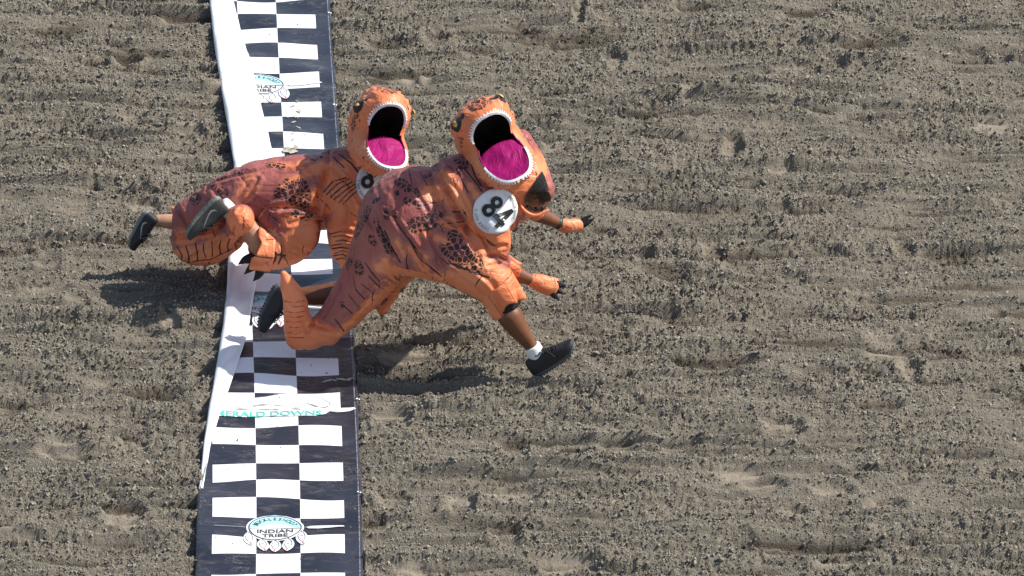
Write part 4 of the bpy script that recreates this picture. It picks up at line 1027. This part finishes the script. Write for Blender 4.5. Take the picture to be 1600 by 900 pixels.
# face window: black cloth triangle and clear band, on the bulge
def patch(name, mat, parent, origin, bvh, outline, h=.012):
    P, Fc = poly(outline, 7); vs = []
    last = None
    for x, y in P:
        p, n = hit(bvh, x, y)
        d = ray(x, y).normalized()
        if p is None: p = last if last is not None else V(x, y, YB)
        last = p; vs.append(p - d * h - origin)
    bm = bmesh.new(); vv = [bm.verts.new(v) for v in vs]
    for f in Fc: bm.faces.new([vv[k] for k in f])
    
    me = bpy.data.meshes.new(name); bm.to_mesh(me); bm.free(); return link(name, me, mat, parent)
patch('hood_panel', M_BLKNYL, cost, oB, bvhB, [(847, 267), (851, 275), (856, 290), (858, 298), (842, 299), (827, 300), (835, 286)])
patch('face_window', M_WINDOW, cost, oB, bvhB, [(826, 301), (842, 300), (857, 299), (861, 308), (858, 320), (848, 330), (834, 331), (822, 324), (819, 312)])
# collar cord below the window
vs, fs = [], []; add_tube(vs, fs, [(p[0] - FWD * .1, p[1], p[2]) for p in T(YB, (808, 310, 0, 2.4), (818, 328, -.02, 2.6), (836, 337, -.02, 2.6), (856, 329, .0, 2.2))], seg=8, sub=5)
collar = mesh('collar_piping', [v - oB for v in vs], fs, M_COST, cost)
for nm, v in (('d_orange', -.1), ('d_spot', .1), ('d_line', .05), ('d_black', .1)): fattr(collar.data, nm, np.full(len(collar.data.vertices), v))
def cloth_part(name, tubes, parent, origin, wr=.006, seed=0, ruffs={}, voxel=.005, caps={}, nr=12):
    o = fuse(name, tubes, voxel, 3, M_COST, parent, origin, wrinkle=wr, ruffs=ruffs, caps=caps)
    b = bvh_of(o, origin); paint(o, origin, b, [], [], [], [], nrand=nr, seed=seed, base=lambda co, no: np.full(len(co), -.1), linelen=(.02, .05)); return o
g1 = cloth_part('hand_cover', [T(YB, (833, 438, -.12, 11), (842, 441, -.115, 13.5, .95), (856, 446, -.11, 15.5, .8), (865, 449, -.11, 15, .6))], PB, oB, seed=5, ruffs={0: (6, .08, 3, 0)})
claws(g1, oB, V(866, 450, YB - .12), V(881, 459, YB - .13), .020, 3, .022)
g2 = cloth_part('hand_cover', [T(YB, (876, 351, .42, 10), (884, 352, .43, 12, .95), (896, 352, .44, 12, .9), (906, 352, .45, 11, .7))], PB, oB, seed=6)
claws(g2, oB, V(907, 351, YB + .45), V(927, 338, YB + .46), .012, 2, .019)
vs, fs = [], []; add_tube(vs, fs, T(YB, (870, 347.5, .415, 9.8), (874, 349.5, .42, 9.8)), seg=18, sub=2, caps=(.2, .2)); mesh('wrist_band', [v - oB for v in vs], fs, M_BAND, PB)
# shorts edge, sock, shoes
vs, fs = [], []; add_tube(vs, fs, T(YB, (776, 455, -.22, 22.5), (788, 474, -.22, 24.5), (791, 480, -.22, 24)), seg=24, sub=3, caps=(.2, .1)); mesh('shorts', [v - oB for v in vs], fs, M_BLKNYL, PB)
sk = fuse('sock', [T(YB, (831, 541, -.25, 13.4), (838, 553, -.25, 13), (845, 563, -.25, 11))], .004, 3, M_SOCK, PB, oB, caps={0: (.15, .6)})
bs = bvh_of(sk, oB); P, Fc = stroke([(835.5, 557), (839, 556.4), (842.5, 553.5), (843.5, 549.5)], 1.6)
tv = []
for x, y in P:
    p, n = hit(bs, x, y); p = p or V(x, y, YB - .3); tv.append(p - ray(x, y).normalized() * .003 - oB)
mesh('tick_mark', tv, Fc, M_LACE, sk, smooth=False)
hl, te = V(838, 590, YB - .25), V(905, 543, YB - .28)
shoe(PB, oB, hl, te, Vector((-.62, -.10, .78)), M_SHOE_B, M_SOLE_B, mark=None, length=.285)
hl2, te2 = V(431, 440, YB + .22), V(401, 508, YB + .20)
shoe(PB, oB, hl2, te2, Vector((.78, -.42, -.46)), M_SHOE_B, M_SOLE_T, length=.275)
bib(cost, oB, bvhB, 774.5, 330, 34.5, 37, math.radians(45), '84', 56, [('EMERALD DOWNS', 6.2, 29.5, 92, 20, False), ('T-REX RACES', 6.2, 33.5, 218, 296, True)], 3)

# =================================================================== diving runner (behind)
YA = -0.04
oA = G(420, 458, 0); oA.z = 0.0
PA = root('person', oA, 'person in orange dinosaur costume diving flat behind runner 84, olive grey shoes kicked up')
bodyA = fuse('body', [
    T(YA, (420, 330, 0, 32), (480, 310, 0, 36), (540, 285, 0, 40, .8), (570, 275, 0, 26), (585, 262, 0, 16), (600, 250, 0, 24)),
    T(YA, (425, 338, -.12, 26), (445, 370, -.2, 24), (418, 394, -.22, 17.5), (398, 370, -.21, 17), (382, 350, -.20, 15.5), (362, 332, -.19, 11), (352, 323, -.19, 10)),       # near leg
    T(YA, (420, 335, .12, 26), (370, 350, .2, 22), (330, 352, .2, 18), (292, 349, .2, 15), (262, 346, .2, 11.5), (246, 345, .2, 10)),                                       # far leg
    T(YA, (550, 300, -.12, 17), (548, 350, -.16, 15), (546, 395, -.14, 13), (556, 428, -.10, 11), (560, 446, -.09, 9), (568, 458, -.09, 8)),                            # near arm down to the dirt
    T(YA, (555, 290, .14, 17), (590, 330, .2, 14), (612, 370, .2, 12), (622, 400, .2, 10), (630, 425, .2, 9)),
], .0065, 6, M_SKIN_L, PA, oA)
tA = [
    T(YA, (352, 318, 0, 44, .95), (400, 306, 0, 56, .95), (455, 302, 0, 60, .95), (505, 300, 0, 59, .95)),
    T(YA, (515, 295, 0, 56, .95), (552, 283, 0, 56, .95), (580, 272, 0, 46, .95)),
    T(YA, (380, 312, 0, 46), (335, 325, .02, 38), (298, 340, .03, 29), (290, 362, .02, 21)),
    T(YA, (290, 352, .02, 21), (294, 384, 0, 26), (325, 388, -.03, 27), (360, 372, -.08, 22)),
    T(YA, (348, 376, -.12, 16), (366, 358, -.26, 17), (376, 341, -.33, 22)),
    T(YA, (440, 325, -.10, 50, .7), (462, 360, -.18, 40, .8), (442, 385, -.21, 36, .8), (424, 396, -.23, 28), (412, 394, -.235, 25)),     # near thigh
    T(YA, (400, 335, .12, 44, .8), (362, 350, .2, 30), (310, 350, .21, 22)),                                                # far thigh
    T(YA, (560, 270, .02, 46), (580, 245, .12, 38), (592, 228, .20, 32)),
    T(YA, (588, 285, .02, 36), (612, 268, .03, 30)),
    T(YA, (542, 310, -.12, 36), (538, 350, -.16, 29), (540, 385, -.15, 24), (548, 412, -.13, 17)),                            # sleeve
    T(YA, (575, 300, .12, 30), (600, 340, .2, 18), (612, 368, .2, 14)),
]
costA = fuse('costume', tA, .0054, 3, M_COST, PA, oA, wrinkle=.0065, ruffs={5: (9, .12, 5, .4), 6: (9, .12, 5, 1)}, caps={5: (1, .15), 6: (1, .2), 9: (1, .2), 10: (1, .2)})
groove(costA, oA, [([(512, 240), (508, 270), (500, 300), (494, 330)], .022, .016), ([(428, 326), (460, 322), (494, 330)], .024, .013), ([(274, 318), (286, 342), (303, 366)], .016, .011), ([(274, 372), (305, 366), (345, 352)], .022, .012), ([(300, 300), (330, 318), (352, 335)], .010, .010),
    ([(372, 330), (392, 300), (402, 280)], .011, .010), ([(400, 345), (420, 318), (438, 300)], .011, .010), ([(440, 330), (462, 305), (484, 296)], .009, .009), ([(452, 350), (480, 342), (500, 345)], .010, .009), ([(420, 360), (440, 375), (446, 400)], .012, .009), ([(408, 368), (425, 385), (424, 412)], .010, .008),
    ([(520, 262), (545, 290), (560, 320)], .011, .010), ([(530, 300), (545, 330), (540, 352)], .010, .010), ([(515, 365), (535, 360), (556, 366)], .009, .008), ([(518, 388), (538, 384), (556, 392)], .009, .008), ([(340, 282), (380, 272), (420, 262)], .008, .009), ([(470, 255), (490, 275), (500, 295)], .010, .009), ([(300, 405), (325, 385), (352, 368)], .008, .009)], 85, 8)
bvhA = bvh_of(costA, oA)
paint(costA, oA, bvhA,
    orange=[([(285, 408), (330, 400), (378, 372)], 24), ([(370, 345), (382, 345)], 24), ([(288, 372), (330, 362)], 14), ([(372, 305), (385, 285), (395, 275)], 5), ([(384, 308), (402, 290)], 4), ([(420, 256), (460, 258), (480, 252)], 5), ([(470, 262), (500, 272)], 4),
            ([(440, 290), (450, 282), (472, 276)], 5), ([(430, 325), (470, 318)], 4), ([(465, 305), (500, 300)], 8), ([(480, 270), (505, 258), (530, 262)], 9), ([(500, 320), (540, 310)], 18), ([(520, 280), (545, 320)], 20), ([(545, 260), (560, 300)], 16),
            ([(405, 395), (450, 395), (475, 370)], 26), ([(450, 345), (485, 350)], 12), ([(545, 350), (542, 415)], 30), ([(470, 360), (560, 350)], 10), ([(600, 265), (625, 270)], 30), ([(395, 375), (400, 410)], 14)],
    spots=[([(420, 256), (440, 260)], 6), ([(338, 282), (350, 276)], 5), ([(365, 270), (382, 266)], 5), ([(302, 308), (305, 312)], 8), ([(345, 298), (352, 300)], 6), ([(440, 300), (470, 292)], 11), ([(455, 310), (475, 318)], 9), ([(465, 330), (480, 335)], 9), ([(470, 285), (478, 300)], 6), ([(330, 290), (334, 292)], 5), ([(448, 284), (452, 288)], 5), ([(490, 250), (500, 246)], 4)],
    lines=[([(285 + 12 * k, 412 - 3 * k), (283 + 12 * k, 400 - 3 * k), (276 + 14 * k, 385 - 2 * k)], .9) for k in range(8)] + [([(280, 412), (330, 405), (372, 384)], .8)]
        + [([(505 + 6 * k, 300 + 4 * k), (520 + 6 * k, 285 + 4 * k), (540 + 5 * k, 278 + 3 * k)], .9) for k in range(6)] + [([(425, 388), (432, 396), (430, 408), (424, 416)], 1.2), ([(440, 385), (442, 400), (436, 412)], 1.2), ([(430, 398), (445, 400)], 1)]
        + [([(516 + k % 3 * 4, 365 + 6 * k), (534, 362 + 6 * k), (548, 366 + 6 * k)], .8) for k in range(8)] + [([(545, 232), (560, 255), (566, 270)], 1.1), ([(530, 240), (550, 255), (562, 275)], 1), ([(520, 245), (538, 262)], .9)],
    black=[], nrand=190, seed=9, linelen=(.05, .13), base=lambda co, no: np.where(no[:, 2] < -.45, -.02, .1))
headA = costume_head(PA, oA, V(603, 210, YA - .12), (-FWD + RGT * .30 - UPV * .02), math.radians(3), W=.100, HU=.150, HL=.168, outs=(.105, .062, .05), eyes=((22, .45), (148, .33)), seed=7)
hem(costA, oA, T(YA, (425, 394, -.23, 31), (410, 392, -.235, 30), (396, 388, -.24, 31)), 3.0)
hem(costA, oA, T(YA, (320, 350, .21, 23), (296, 350, .21, 22), (272, 349, .21, 21)), 5.5)
# inflator valve
p, n = hit(bvhA, 511, 272); e1 = n.cross(UPV).normalized(); e2 = n.cross(e1)
vs, fs = [], []
for k, (r, z) in enumerate([(1.25, -.01), (1.2, .006), (.85, .012), (.7, .004), (.0, .004)]):
    for j in range(20): a = j / 20 * 2 * math.pi; vs.append(p + e1 * (.019 * r * math.cos(a)) + e2 * (.028 * r * math.sin(a)) + n * z - oA)
for k in range(4):
    for j in range(20): fs.append((k * 20 + j, k * 20 + (j + 1) % 20, (k + 1) * 20 + (j + 1) % 20, (k + 1) * 20 + j))
mesh('inflator_valve', vs, fs, M_VALVE, costA)
claws(costA, oA, V(402, 410, YA - .25), V(382, 428, YA - .27), .034, 3, .028)
claws(costA, oA, V(284, 356, YA + .2), V(262, 364, YA + .2), .03, 2, .026)
sk = fuse('sock', [T(YA, (362, 333, -.19, 12.5), (354, 325, -.19, 12.5), (348, 320, -.19, 13))], .004, 3, M_SOCK, PA, oA, caps={0: (.15, .4)})
shoe(PA, oA, V(338, 303, YA - .19), V(291, 356, YA - .22), Vector((.72, -.30, -.55)), M_SHOE_G, M_SOLE_G, mark=M_MARK, length=.275)
shoe(PA, oA, V(227, 326, YA + .2), V(203, 374, YA + .2), Vector((.86, -.42, -.18)), M_SHOE_B, M_SOLE_SMOKE, mark=M_MARK, length=.235)
bib(costA, oA, bvhA, 590, 284, 33, 37, math.radians(26), '8', 56, [('T-REX RACES', 6.2, 33, 200, 262, True)], 5, dx=-5)
